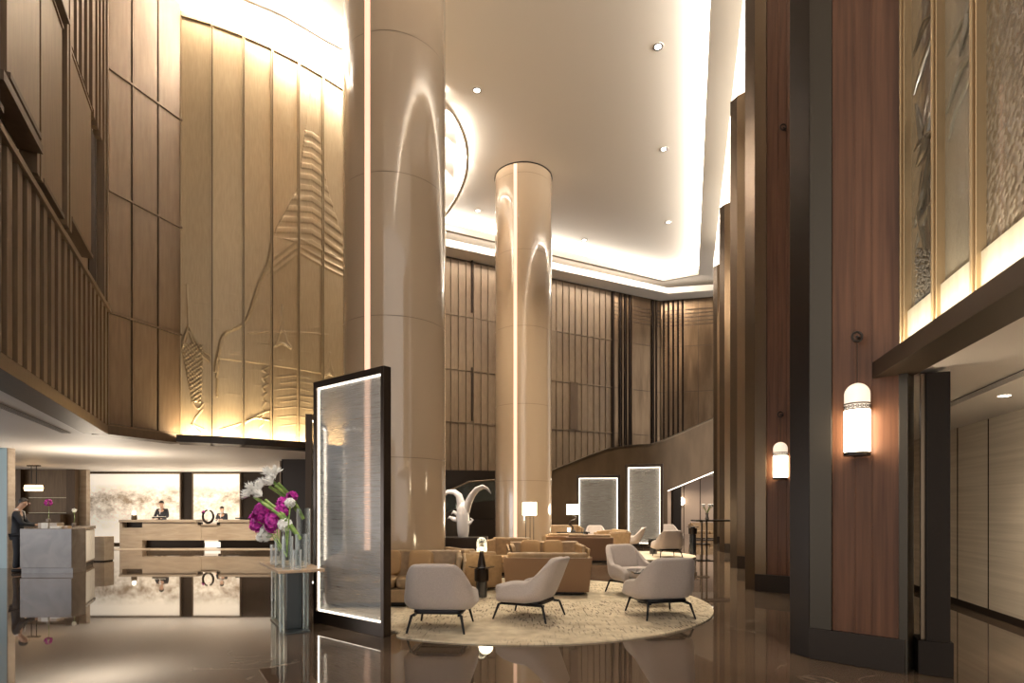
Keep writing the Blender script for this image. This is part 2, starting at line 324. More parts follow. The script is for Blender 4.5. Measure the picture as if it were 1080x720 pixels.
# low ceiling over the reception, under the gallery walls
low = [(-22, -3), (-2.6, -3), (ML.A.x, ML.A.y), (-8.0, 11.1)] + mural_pts + [(-5.0, 23.9), (-5.0, 27), (-22, 27)]
b = MB(); b.prism(low, HL, HL + .12); struct(b.build('ceiling_low', 'ceil_low'))

# ------------------------------------------------------------------ ribbed wall (left)
b = MB(); W = ML; LEN = W.len
W.box(b, 0, LEN, HL - .06, HC, -.3, 0, 0)
W.box(b, 0, LEN + .03, HL - .07, HL + .10, -.3, .10, 1)                 # bronze lower edge
u = .1
while u < LEN:                                                        # lower band of ribs
    W.box(b, u, u + .16, HL + .10, 5.36, 0, .11, 0); u += .335
W.box(b, 0, LEN, 5.34, 5.42, 0, .15, 0)
W.box(b, 0, LEN, HL + .1, 5.36, .001, .012, 1)
def U(x): return W.U(x)
def wide(x0, x1, z0, z1, d=.16, gap=.0):
    W.box(b, U(x0), U(x1), z0, z1, 0, d, 0); W.box(b, U(x0) , U(x1), z0 - .03, z0 + .03, 0, d + .03, 1)
    W.box(b, U(x0), U(x1), z1 - .04, z1, 0, d + .02, 0)
wide(-60, -22, 5.5, 9.5); wide(-20, 18, 5.9, 12.4, .2)
wide(28, 52, 5.55, 8.2, .14); wide(29, 52, 8.28, 12.5, .2)
wide(62, 86, 5.75, 8.25, .13); wide(64, 88, 8.32, 12.5, .02)
for x in (20, 24.5, 55, 58.5): W.box(b, U(x), U(x) + .09, 5.5, 12.6, 0, .17, 0)
for x in (56, 62, 68, 74, 80, 86): W.box(b, U(x), U(x) + .13, 8.3, 12.6, 0, .15, 0)
for x in (90, 94, 98, 102, 105.5): W.box(b, U(x), U(x) + .12, 8.3 if x < 100 else 5.45, 12.6, 0, .12, 0)
W.box(b, U(-30), U(18), 5.70, 5.80, .0, .24, 1)
W.box(b, U(92.5), U(100), 5.45, 8.3, .005, .02, 2); W.box(b, U(-20), U(14), 5.44, 5.70, .005, .02, 2)
struct(b.build('wall_left', ['panel', 'panel_dark', 'slot']))

# panelled return next to the mural
b = MB(); W = MA
W.box(b, 0, W.len, HL - .06, 12.75, -.3, 0, 1); W.box(b, 0, W.len, 12.75, HC, -.3, 0, 2)
us = [0, W.U(138), W.U(165.5), W.len]; zs = [HL + .12, 5.36, 7.75, 10.15, 12.75]
for i in range(3):
    for k in range(4):
        W.box(b, us[i] + .03, us[i + 1] - .03, zs[k] + .03, zs[k + 1] - .03, 0, .05, 0)
        W.box(b, us[i], us[i + 1], zs[k] - .018, zs[k] + .018, 0, .075, 0)
    W.box(b, us[i] - .012, us[i] + .012, zs[0], 12.75, 0, .07, 0)
W.box(b, 0, W.len, HL - .07, HL + .10, -.3, .10, 1)
struct(b.build('wall_left_panelled', ['panel', 'panel_dark', 'ceil']))

# ------------------------------------------------------------------ relief mural: seven tall bronze panels with a raised temple spire
MW = [Wall(mural_pts[i], mural_pts[i + 1]) for i in range(8)]
def mpx(x, y):
    for i, w in enumerate(MW):
        u = w.U(x)
        if -0.001 <= u <= w.len or i == len(MW) - 1:
            return sum(q.len for q in MW[:i]) + u, hz(y, w.A.y + w.u.y * u)
def seglist(pl): return [mpx(*p) for p in pl]
def dseg(S, Z, pl):                                                  # distance field to a polyline, signed side of nearest segment
    best = np.full(S.shape, 1e9); sgn = np.zeros(S.shape)
    for (x0, y0), (x1, y1) in zip(pl[:-1], pl[1:]):
        dx, dy = x1 - x0, y1 - y0; t = np.clip(((S - x0) * dx + (Z - y0) * dy) / (dx * dx + dy * dy), 0, 1)
        ex, ey = S - (x0 + t * dx), Z - (y0 + t * dy); d = np.hypot(ex, ey); c = dx * (Z - y0) - dy * (S - x0)
        m_ = d < best; best = np.where(m_, d, best); sgn = np.where(m_, np.sign(c), sgn)
    return best, sgn
def interp(pl, Z):                                                   # s as a function of z along a polyline
    pl = sorted(pl, key=lambda p: p[1]); return np.interp(Z, [p[1] for p in pl], [p[0] for p in pl])
spL = seglist([(328, 88), (326, 105), (321, 140), (313, 200), (300, 225), (291, 240), (284, 262), (281, 278), (272, 300), (258, 340), (237, 352), (230, 372), (227, 392)])
spR = seglist([(329, 88), (333, 105), (337, 150), (345, 200), (357, 240), (364, 262), (372, 300), (380, 392)])
def catm(pts, n=5):
    out = []; P = [pts[0]] + list(pts) + [pts[-1]]
    for i in range(1, len(P) - 2):
        for k in range(n):
            t = k / n; p0, p1, p2, p3 = [Vector(q) for q in P[i - 1:i + 3]]
            v = .5 * ((2 * p1) + (-p0 + p2) * t + (2 * p0 - 5 * p1 + 4 * p2 - p3) * t * t + (-p0 + 3 * p1 - 3 * p2 + p3) * t ** 3); out.append((v.x, v.y))
    return out + [tuple(pts[-1])]
def spline_ridges(S, Z):
    H = np.zeros(S.shape)
    l = interp(spL, Z); r = interp(spR, Z); top = mpx(328, 88)[1]; bot = mpx(327, 392)[1]
    inside = (S > l) & (S < r) & (Z < top) & (Z > bot)
    H += np.where(inside, .035, 0)
    c = (l + r) / 2; tt = np.clip(np.abs(S - mpx(328, 88)[0]) / 1.2, 0, 1)
    zr = Z + tt * .35
    band = (Z > mpx(328, 262)[1]) & (Z < mpx(328, 140)[1]) & inside
    H += np.where(band, .018 * (np.sin(zr * 2 * math.pi / .27) > 0) + .012 * np.sin(zr * 2 * math.pi / .27), 0)
    # chevron roof mouldings low on the spire
    for off in (0, 8, 15):
        d, _ = dseg(S, Z, seglist([(283, 276 + off), (315, 252 + off), (340, 266 + off), (372, 283 + off)])); H += np.where(inside, .028 * np.exp(-(d / .035) ** 2), 0)
    d, sg = dseg(S, Z, catm(seglist([(286, 258), (282, 278), (272, 300), (258, 340), (237, 352), (230, 372), (227, 392)]))); H += .05 * np.exp(-(d / .026) ** 2)
    d, _ = dseg(S, Z, seglist([(333, 300), (345, 281), (358, 281)])); H += .0 * d
    # small temple roof at the end next to the return
    rl = [(191, 366), (196, 352), (199, 345), (203, 354), (210, 366), (221, 376)]
    for off in (0, 5):
        d, _ = dseg(S, Z, catm(seglist([(x, y + off) for x, y in rl]))); H += .05 * np.exp(-(d / .016) ** 2)
    d, _ = dseg(S, Z, seglist([(199, 345), (198, 320), (197, 300)])); H += .02 * np.exp(-(d / .012) ** 2)
    tl = interp(seglist([(192, 368), (204, 430)]), Z); tr = interp(seglist([(214, 376), (212, 425)]), Z)
    tex = (S > tl) & (S < tr) & (Z < mpx(203, 362)[1]) & (Z > mpx(203, 424)[1])
    H += np.where(tex, .03 + .022 * np.sin(S * 75) * np.sin(Z * 62 + S * 20), 0)
    for pl in ([(203, 424), (209, 431), (214, 426)], [(213, 432), (204, 446), (214, 452)], [(202, 447), (212, 457)],
               [(231, 382), (228, 398)], [(229, 400), (229, 418)], [(232, 453), (252, 447), (268, 441), (284, 443)], [(258, 446), (276, 436), (284, 433)]):
        d, _ = dseg(S, Z, catm(seglist(pl))); H += .04 * np.exp(-(d / .015) ** 2)
    for i in range(7):
        y = 386 + i * 9.5; d, _ = dseg(S, Z, seglist([(284 - i * 1.1, y), (277, y + 4), (280 - i, y + 7)])); H += .035 * np.exp(-(d / .02) ** 2)
    # little spires
    for cx, y0, y1, w in ((297, 322, 366, 9), (347, 372, 398, 6)):
        for sx in (-1, 1):
            d, _ = dseg(S, Z, seglist([(cx, y0), (cx + sx * 1.2, y0 + .55 * (y1 - y0)), (cx + sx * w * .55, y1 - 6), (cx + sx * w, y1)])); H += .03 * np.exp(-(d / .016) ** 2)
        d, _ = dseg(S, Z, seglist([(cx - w, y1), (cx, y1 - 4), (cx + w, y1 + 2)])); H += .035 * np.exp(-(d / .018) ** 2)
    # roof lines between the spires
    for i, y in enumerate((352, 398, 404, 411, 419, 424, 431, 440, 449)):
        x0, x1 = (262, 345) if i == 0 else (288 + (i % 3) * 4, 334 - (i % 2) * 8)
        d, _ = dseg(S, Z, seglist([(x0, y), ((x0 + x1) / 2, y - 2), (x1, y + 1)])); H += .016 * np.exp(-(d / .012) ** 2)
    for i in range(26):
        x0 = 195 + (i * 37) % 140; y = 300 + (i * 53) % 150; d, _ = dseg(S, Z, seglist([(x0, y), (x0 + 12, y + 1)])); H += .005 * np.exp(-(d / .02) ** 2)
    return H
mural = thing('relief_mural', 'tall gilded bronze relief of a temple spire on seven curved panels above the reception', 'mural', (0, 0, 0))
s0 = 0
for i, w in enumerate(MW):
    nu, nz = max(8, int(w.len / .0125)), int((HS - .1 - (HL + .10)) / .0125)
    if i == 7: nu, nz = 8, 40
    us = np.linspace(.028, w.len - .028, nu); zz = np.linspace(HL + .10, HS - .1, nz)
    Ug, Zg = np.meshgrid(us, zz); H = spline_ridges(Ug + s0, Zg) if i < 7 else Ug * 0
    H = H * .58 + .02
    Xg = w.A.x + w.u.x * Ug + w.n.x * H; Yg = w.A.y + w.u.y * Ug + w.n.y * H
    co = np.stack([Xg, Yg, Zg], -1).reshape(-1, 3); idx = np.arange(nu * nz).reshape(nz, nu)
    fs = np.stack([idx[:-1, :-1], idx[:-1, 1:], idx[1:, 1:], idx[1:, :-1]], -1).reshape(-1, 4)
    me = bpy.data.meshes.new('mural_panel'); me.vertices.add(len(co)); me.vertices.foreach_set('co', co.ravel())
    me.loops.add(fs.size); me.loops.foreach_set('vertex_index', fs.ravel()); me.polygons.add(len(fs)); me.polygons.foreach_set('loop_start', np.arange(0, fs.size, 4)); me.polygons.foreach_set('loop_total', np.full(len(fs), 4))
    me.polygons.foreach_set('use_smooth', np.ones(len(fs), bool)); me.materials.append(M['gilt']); me.update(calc_edges=True); me.validate()
    o = bpy.data.objects.new('mural_panel', me); COL.objects.link(o); o.parent = mural
    s0 += w.len
b = MB()
for w in MW:
    for u in (-.02, .02): w.box(b, u - .008, u + .008, HL + .1, HS - .05, 0, .07, 0)
    w.box(b, 0, w.len, HS - .14, HS - .03, 0, .07, 0)
b.build('panel_frame', 'gilt', mural)
b = MB()
for w in MW:
    w.box(b, -.02, w.len + .02, HL + .0, HS, -.3, -.001, 0); w.box(b, -.02, w.len + .02, HS, HC, -.3, -.001, 2); w.box(b, -.03, w.len + .03, HL - .07, HL + .04, -.3, .36, 1); w.box(b, -.03, w.len + .03, HL + .04, HL + .09, .34, .36, 1)
struct(b.build('wall_mural', ['panel', 'bronze_dark', 'ceil']))
# side wall closing the gallery behind the column
b = MB(); w = Wall((-3.8, 16.1), (-5.0, 24.1)); w.box(b, 0, w.len, HL - .06, HC, -.25, 0, 0); struct(b.build('wall_gallery_return', 'panel'))

# ------------------------------------------------------------------ back wall with staggered panels
b = MB(); W = BK
W.box(b, 0, W.len, 0, HC, -.3, 0, 1)
uC = W.U(645); u = 1.0; k = 0
zr = [3.15, 5.33, 7.65, 10.05, 12.5]
while u < uC - .1:
    u1 = min(u + .36, uC)
    for j in range(4):
        dep = .05 + (.03 if (k * 5 + j * 3) % 11 == 0 else 0)
        W.box(b, u + .02, u1 - .03, zr[j] + .04, zr[j + 1] - .03, 0, dep, 0)
        W.box(b, u, u1, zr[j] - .02, zr[j] + .03, 0, .09, 0)
    W.box(b, u - .02, u + .015, zr[0], zr[4], 0, .10, 0)
    u = u1; k += 1
for x, y0, y1, wd in ((604, 403, 453, 8), (497, 270, 330, 1.2), (497, 388, 444, 1.2)):     # the deep slots
    u0, z1 = W.pt(x - wd / 2, y0); u1, z0 = W.pt(x + wd / 2, y1); W.box(b, u0, u1, z0, z1, 0, .14, 2 if wd < 2 else 1)
W.box(b, 1.0, uC, 3.0, 3.16, 0, .25, 1)
uE = W.len
W.box(b, uC - .05, uC + .06, 4.2, 12.5, 0, .18, 2)
W.box(b, uC + .06, uE, 3.0, 12.5, 0, .06, 3)
for x in (652, 657, 662, 686, 690): W.box(b, W.U(x), W.U(x) + .09, 3.0, 12.5, .06, .14, 2)
for x in (654.5, 659.5, 664.5, 688): W.box(b, W.U(x), W.U(x) + .06, 3.0, 12.5, .06, .16, 3)
for z in (5.33, 7.65, 10.05): W.box(b, uC + .06, uE, z, z + .03, .06, .075, 1)
for i in range(5): W.box(b, uC + .15, uE - .1, 11.15 + i * .2, 11.21 + i * .2, .06, .08, 1)
struct(b.build('wall_back', ['backpanel', 'panel_dark', 'slot', 'bronze']))
b = MB(); W = BR
W.box(b, 0, W.len, 3.5, HC, -.3, 0, 1); W.box(b, 0, W.len, 3.5, 12.5, 0, .06, 0)
for i, x in enumerate((699, 704, 709, 714, 719)):
    W.box(b, W.U(x), W.U(x) + .1, 3.5, 12.5, .06, .14, 2); W.box(b, W.U(x) + .1, W.U(x) + .14, 3.5, 12.5, .06, .16, 0)
W.box(b, W.U(754), W.U(754) + .1, 3.5, 12.5, .06, .12, 2)
for z in (5.33, 7.65, 10.05): W.box(b, 0, W.len, z, z + .03, .06, .075, 1)
for i in range(5): W.box(b, .1, W.len, 11.15 + i * .2, 11.21 + i * .2, .06, .08, 1)
for x in (736,): W.box(b, W.U(x), W.U(x) + .03, 3.5, 12.5, .06, .07, 1)
struct(b.build('wall_back_corner', ['bronze', 'panel_dark', 'slot']))

# ------------------------------------------------------------------ stair with a solid bronze parapet in front of the back wall
ST = Wall((-4.0, 23.3), (1.73, 24.7)); S2 = Wall((1.73, 24.7), (6.4, 26.1)); S3 = Wall((6.4, 26.1), (10.6, 27.45))
b = MB()
top = [S2.pt(x, y) for x, y in ((582, 497), (600, 490), (620, 481.5), (642, 473.5), (660, 470.5), (675, 469.5), (687, 469))]
S2.slant(b, [(top[0][0], 0)] + [(top[-1][0], 0)] + top[::-1], -.25, 0, 0)
t3 = [S3.pt(x, y) for x, y in ((687, 469), (700, 465), (720, 456.5), (740, 447.5), (757, 440), (764, 436.5))]
l3 = [S3.pt(x, y) for x, y in ((687, 524), (705, 517), (758, 495), (764, 492.5))]
S3.slant(b, l3 + t3[::-1], -.25, 0, 0)
S3.slant(b, [(0, 0), (S3.U(704), 0), (S3.U(704), S3.pt(704, 517)[1]), (0, S3.pt(687, 524)[1])], -.25, 0, 0)
stair = tag(b.build('staircase_parapet', 'stairskin'), 'solid dark bronze staircase parapet rising in a curve in front of the back wall', 'staircase')
b = MB(); S3.slant(b, [(l3[0][0], l3[0][1] - .05), (l3[-1][0], l3[-1][1] - .05), (l3[-1][0], l3[-1][1] + .02), (l3[0][0], l3[0][1] + .02)], -.22, -.03); b.build('light_strip', 'led_white', stair)
b = MB()
for w, t in ((S2, top), (S3, t3)):
    for p, q in zip(t[:-1], t[1:]): w.slant(b, [(p[0], p[1] - .01), (q[0], q[1] - .01), (q[0], q[1] + .05), (p[0], p[1] + .05)], -.28, .03)
b.build('handrail', 'bronze_mid', stair)
# dark recess behind the sculpture and the stair glass there
b = MB(); ST.box(b, 0, ST.len, 0, 3.1, -.2, 0, 0); struct(b.build('wall_stair_recess', 'bronze_dark'))
gs = thing('stair_balustrade', 'glass stair balustrade with a bronze handrail behind the white horned sculpture', 'balustrade', (0, 0, 0))
W = Wall((-3.6, 22.9), (.2, 23.8)); pl = [W.pt(x, y) for x, y in ((462, 522), (495, 508), (520, 506), (530, 506))]
b = MB(); W.slant(b, [(p[0], p[1] - .85) for p in pl] + pl[::-1], -.02, 0); b.build('glass_pane', 'glass_green', gs)
b = MB(); b.tube([W.P(u, 0, z) for u, z in pl], .03); b.build('handrail', 'bronze_mid', gs)
b = MB(); W.slant(b, [(p[0], p[1] - 1.1) for p in pl] + [(p[0], p[1] - .85) for p in pl[::-1]], -.1, .05); W.box(b, pl[0][0], pl[-1][0], 0, pl[0][1] - 1.0, -.1, .0); b.build('stair_stringer', 'bronze_dark', gs)

# lounge beyond the stair
b = MB(); b.box(5.5, 16, 33, 33.2, 0, 5, 0)
for x in (9.95, 10.9, 12.1): b.box(x, x + .03, 32.98, 33, 0, 5, 1)
struct(b.build('wall_far_lounge', ['pinkwall', 'slot']))
b = MB(); b.box(8.05, 8.45, 28.4, 28.8, 0, 3.0); tag(b.build('lounge_post', 'bronze_dark'), 'dark square post at the entrance of the far lounge below the stair', 'post')
b = MB(); b.box(5.5, 16, 30.6, 33, 3.35, 3.5); struct(b.build('ceiling_far_lounge', 'ceil_low'))

# ------------------------------------------------------------------ right side: pillars of bronze and red wood
aV = Vector((.72, -.695, 0)); A1 = Vector((2.98, 5.70, 0)); A0 = Vector((2.89, 5.92, 0))
offs = [Vector((0, 0, 0)), Vector((1.45, 4.68, 0)), Vector((2.67, 8.58, 0)), Vector((4.26, 13.68, 0)), Vector((5.75, 18.5, 0))]
lab = ['broad red wood and bronze pillar beside the corridor opening, at the front of its row', 'second red wood and bronze pillar of the row, with the smaller hanging lantern',
       'slim bronze pillar behind the two lantern pillars, third of the row', 'slim bronze pillar next to the far lounge opening', 'last bronze pillar of the row in the far corner']
piers = []
for i, of in enumerate(offs):
    W = Wall((0, 0), (aV.x, aV.y)); p = thing('wood_pillar', lab[i], 'pillar', A1 + of, 0, 'bronze and wood pillars along the side')
    H = 13.05 if i < 2 else 11.85
    b = MB(); W.box(b, .2, .75, .30, H, -.3, -.03)
    for u in (.39, .53): W.box(b, u, u + .006, .3, H, -.03, -.022)
    b.build('wood_panel', 'redwood', p)
    b = MB(); W.box(b, 0, .2, .30, H, -.3, 0); b.build('bronze_strip', 'pillar_bronze' if i < 1 else 'pillar_warm', p, bevel=.004)
    b = MB(); W.box(b, .75, .82, 0, H, -.3, .0); b.build('edge_trim', 'pillar_bronze', p, bevel=.004)
    b = MB(); W.box(b, -.0, .80, 0, .31, -.28, .015); b.build('plinth', 'bronze_dark', p, bevel=.004)
    b = MB(); d0 = A0 - A1; b.prism([(0, 0), (d0.x, d0.y), (d0.x + .25, d0.y + .16), (.35, .35)], 0, H); b.build('bronze_fin', 'bronze_dark' if i < 1 else 'pillar_fin', p, bevel=.004)
    piers.append(p)
b = MB()                                                              # wall stepping back between the pillars
for i in range(4):
    a = A0 + offs[i] + Vector((.08, .1, 0)); c = A1 + offs[i + 1] + aV * .8 + Vector((.1, .1, 0)); w = Wall((a.x, a.y), (c.x, c.y), -1); w.box(b, -.1, w.len + .1, 0, 11.6, -.15, -.0)
struct(b.build('wall_right', 'bronze_dark'))

# corridor on the right: straw wall, ceiling, baseboard
CW = Wall((7.06 + .66 * 1.6, 9.32 + 2.21 * 1.6), (7.06 - .66 * 3.4, 9.32 - 2.21 * 3.4))
b = MB(); CW.box(b, 0, CW.len, 0, 2.8, -.2, 0, 0)
for x in (1010, 1042.5): CW.box(b, CW.U(x) - .012, CW.U(x) + .012, .1, 2.8, 0, .004, 1)
for k in range(1, 5):
    u = CW.U(1042.5) + k * 1.05
    CW.box(b, u - .012, u + .012, .1, 2.8, 0, .004, 1)
struct(b.build('wall_corridor', ['corridor', 'slot']))
b = MB(); CW.box(b, 0, CW.len, 0, .1, 0, .02); struct(b.build('baseboard_corridor', 'slot'))
RW = Wall((3.72, 5.25), (1.70, -2.2))                                  # line of the relief-glass wall and the beam under it
RW = Wall((3.5 + .27 * .1, 5.3 + .1), (3.5 - .2686 * 7.5, 5.3 - 7.5))
q0 = RW.P(-.2, 0, 0); q1 = RW.P(RW.len, 0, 0)
b = MB(); b.prism([(q0[0], q0[1]), (q1[0], q1[1]), (12, -2.5), (13, 14), (8, 14), (5.2, 8.6), (3.9, 6.0)], 2.75, 2.85); struct(b.build('ceiling_corridor', 'ceil_low'))
b = MB(); b.prism([(5.0, 9.2), (9, 13.2), (9.1, 13.1), (5.1, 9.0)], 0, 2.8); struct(b.build('wall_corridor_end', 'corridor'))
b = MB(); RW.box(b, -.42, RW.len, 2.72, 2.87, -.2, .12); bm_ = struct(b.build('trim_beam', 'bronze_beam'))

# relief glass wall above the beam
cast = thing('relief_glass_wall', 'tall cast relief glass panels in gold mullions above the corridor beam', 'glass wall', (0, 0, 0))
ux = [RW.U(x) for x in (960, 995, 1038, 1128, 1260)]
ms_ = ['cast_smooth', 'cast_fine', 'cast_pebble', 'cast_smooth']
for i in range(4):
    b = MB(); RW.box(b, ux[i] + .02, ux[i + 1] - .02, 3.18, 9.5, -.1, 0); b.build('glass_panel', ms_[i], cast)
b = MB(); RW.box(b, ux[0], ux[4], 2.87, 3.16, -.12, .03); b.build('sill', 'gold_sill', cast)
for i in range(5):
    b = MB(); RW.box(b, ux[i] - .028, ux[i] + .028, 2.87, 9.5, -.1, .06); RW.box(b, ux[i] - .010, ux[i] + .010, 2.87, 9.5, .06, .08); b.build('mullion', 'brass', cast, bevel=.005)
def stroke(pts, r, i):                                              # raised leaf-like strokes cast in the glass
    P = [RW.pt(x, y) for x, y in pts]; n = 14; out = []
    for k in range(n):
        t = k / (n - 1) * (len(P) - 1); a = min(int(t), len(P) - 2); f = t - a; out.append(RW.P(P[a][0] * (1 - f) + P[a + 1][0] * f, .0, P[a][1] * (1 - f) + P[a + 1][1] * f))
    bb.tube(out, [r * (.25 + math.sin(math.pi * (k + .4) / n)) for k in range(n)], 8)
bb = MB()
for pts, r in (([(964, 240), (975, 205), (989, 120)], .03), ([(964, 100), (976, 60), (988, 25)], .02), ([(967, 175), (978, 150), (984, 110)], .03), ([(966, 110), (974, 150), (990, 130)], .03),
               ([(963, 60), (970, 40), (987, 3)], .015), ([(964, 160), (980, 128), (992, 70)], .015), ([(965, 50), (975, 22), (990, 10)], .012),
               ([(972, 180), (970, 230), (976, 268)], .02), ([(979, 190), (983, 240), (988, 272)], .02), ([(965, 262), (974, 230), (988, 205)], .02)): stroke(pts, r, 0)
bb.build('raised_stroke_relief', 'cast_smooth', cast, smooth=True)
bb = MB()
for pts, r in (([(998, 120), (1015, 70), (1030, 50)], .025), ([(999, 60), (1012, 30), (1030, 0)], .02), ([(1000, 150), (1008, 120), (1032, 60)], .018), ([(1012, 60), (1020, 30), (1024, -20)], .022)): stroke(pts, r, 1)
bb.build('raised_stroke_relief', 'cast_fine', cast, smooth=True)
bb = MB(); rnd = random.Random(3)
for k in range(420):
    x = rnd.uniform(966, 990); y = rnd.uniform(268, 330) if k < 180 else rnd.uniform(262, 326)
    if y > 335 - (x - 962) * .55 - 3: continue
    u_, z_ = RW.pt(x, y); p = RW.P(u_, .0, z_); bb.sphere(p, rnd.uniform(.008, .016), 6, 4)
bb.build('raised_pebble_texture', 'cast_smooth', cast, smooth=True)

# door leaf beside the front pillar
b = MB(); pA = A1 + aV * .83
dw = Wall((pA.x + .02, pA.y + .05), (3.90, 5.02))
dr = thing('corridor_door', 'dark bronze door leaf folded back beside the corridor opening', 'door', (0, 0, 0))
b = MB(); dw.box(b, .15, dw.len - .19, 0, 2.72, -.20, -.12, 0); b.build('door_panel', 'slot', dr)
b = MB(); dw.box(b, dw.len - .20, dw.len - .02, 0, 2.72, -.3, -.02); b.build('door_stile', 'door_bronze', dr, bevel=.005)
b = MB(); dw.box(b, dw.len - .23, dw.len - .20, .3, 2.72, -.12, -.06); b.build('edge_trim', 'bronze_mid', dr)
b = MB(); dw.box(b, dw.len - .26, dw.len, 0, .31, -.32, 0.0); b.build('kick_plate', 'door_bronze', dr, bevel=.005)

# ------------------------------------------------------------------ ceiling soffits with light coves
def beam(name, pts, w, z0=HS, z1=HS + .28, side=1, m='ceil'):
    b = MB()
    for p, q in zip(pts[:-1], pts[1:]):
        W = Wall(p, q, side); W.box(b, -.02, W.len + .02, z0, z1, -w, 0)
    return struct(b.build(name, m))
lipR = [(4.35 - .31 * 14, 12.4 - 14), (8.85, 27.0), (7.4, 27.75), (-3.2, 22.4)]
def offp(pts, d, side):                                             # offset polyline
    out = []
    for i, p in enumerate(pts):
        ns = []
        if i > 0: ns.append(Wall(pts[i - 1], p, side).n)
        if i < len(pts) - 1: ns.append(Wall(p, pts[i + 1], side).n)
        n = sum(ns, Vector((0, 0, 0))); n.normalize(); k = d / max(.5, n.dot(ns[0])); out.append((p[0] + n.x * k, p[1] + n.y * k))
    return out
def ribbon(name, a, c, z0, z1, m='ceil'):
    b = MB()
    for i in range(len(a) - 1): b.prism([a[i], a[i + 1], c[i + 1], c[i]], z0, z1)
    return struct(b.build(name, m))
# n of a Wall going away (+Y) with side=1 points to +X, so the tray's inside is side -1 along lipR
ribbon('ceiling_soffit_right', lipR[:2], [(lipR[0][0] + .75, lipR[0][1]), (lipR[1][0] + .75, lipR[1][1] + .3)], HS, HS + .28)
ribbon('ceiling_lip_back', lipR[1:], offp(lipR, .15, 1)[1:], HS, HS + .28)
BKi = [(-6.2, 22.35), (8.05, 29.35), (12.6, 28.4)]
ribbon('ceiling_soffit_back', [(-6.5, 23.3), (7.95, 30.4), (12.8, 29.2)], BKi, HS - .02, HS + .28)
def cat(pts, n=6):
    out = []
    P = [pts[0]] + pts + [pts[-1]]
    for i in range(1, len(P) - 2):
        for k in range(n):
            t = k / n; p0, p1, p2, p3 = [Vector(q) for q in P[i - 1:i + 3]]
            v = .5 * ((2 * p1) + (-p0 + p2) * t + (2 * p0 - 5 * p1 + 4 * p2 - p3) * t * t + (-p0 + 3 * p1 - 3 * p2 + p3) * t ** 3); out.append((v.x, v.y))
    out.append(tuple(pts[-1])); return out
lipL = cat([(-9.6, 9.6), (-7.9, 11.1), (-6.27, 12.4), (-5.2, 13.1), (-4.17, 14.0), (-2.9, 14.55), (-1.95, 15.6), (-1.42, 17.2), (-1.44, 18.9), (-1.9, 20.6), (-2.75, 22.5)], 4)
ribbon('ceiling_lip_left', lipL, offp(lipL, .09, -1), HS + .22, HS + .30)

def cove(pts, side, z, per_m, off, up=.8, col=(1, .93, .83), every=1, name='cove_light'):
    P = offp(pts, off, side)
    for p, q in zip(P[:-1:every], (P[every:] if every > 1 else P[1:])):
        W = Wall(p, q, side); d = W.n + Vector((0, 0, up)); strip_light(name, p, q, z, .08, per_m, col, d)
K = .55
cove(lipR[:2], -1, HS + .33, 34 * K, -.12, .35)
cove(lipR[1:], -1, HS + .33, 32 * K, -.12, .35)
cove(lipR[1:], 1, HS + .33, 42 * K, .06, .9)
rr_ = [(lipR[0][0] + .7, lipR[0][1]), (lipR[1][0] + .7, lipR[1][1] + .3)]
cove(rr_, 1, HS + .33, 28 * K, -.1, .7)
cove(lipL, 1, HS + .36, 56 * K, .05, .35, every=4)
cove(lipL[:21], -1, HS + .36, 38 * K, .18, .6, every=4)
cove(lipL[20:], -1, HS + .36, 8 * K, .18, .6, every=4)

# mural uplights in the ledge at its foot, panels grazed from the top
for i, w in enumerate(MW[:7]):
    a, c = w.P(.03, .27, 0), w.P(w.len - .03, .27, 0); strip_light('mural_uplight', a, c, HL + .06, .10, 34, (1, .80, .52), Vector((0, 0, 1)) - w.n * .3)

# downlights in the main ceiling
dl = [(694, 49), (700, 157), (705, 234), (616, 253), (503, 95), (504, 222)]
for x, y in dl:
    Y = (HC - EYE) * F / (HY - y); X = ray(x) * Y
    t = thing('downlight', 'x', 'downlight', (X, Y, HC - .012), 0, 'downlights in the high ceiling')
    b = MB(); b.lathe([(.13, 0), (.14, .012), (.085, .012), (.08, -.0)], 24, caps=False); b.build('trim_ring', 'ceil', t, smooth=True)
    b = MB(); b.lathe([(.078, .004), (.078, .010)], 24); b.build('lens', 'downlight', t)
    t['label'] = 'small round downlight recessed in the high ceiling above the lounge'
    spot('downlight_beam', (X, Y, HC - .1), (X, Y, 0), 1800, 85, (1, .87, .68), .8, .08)

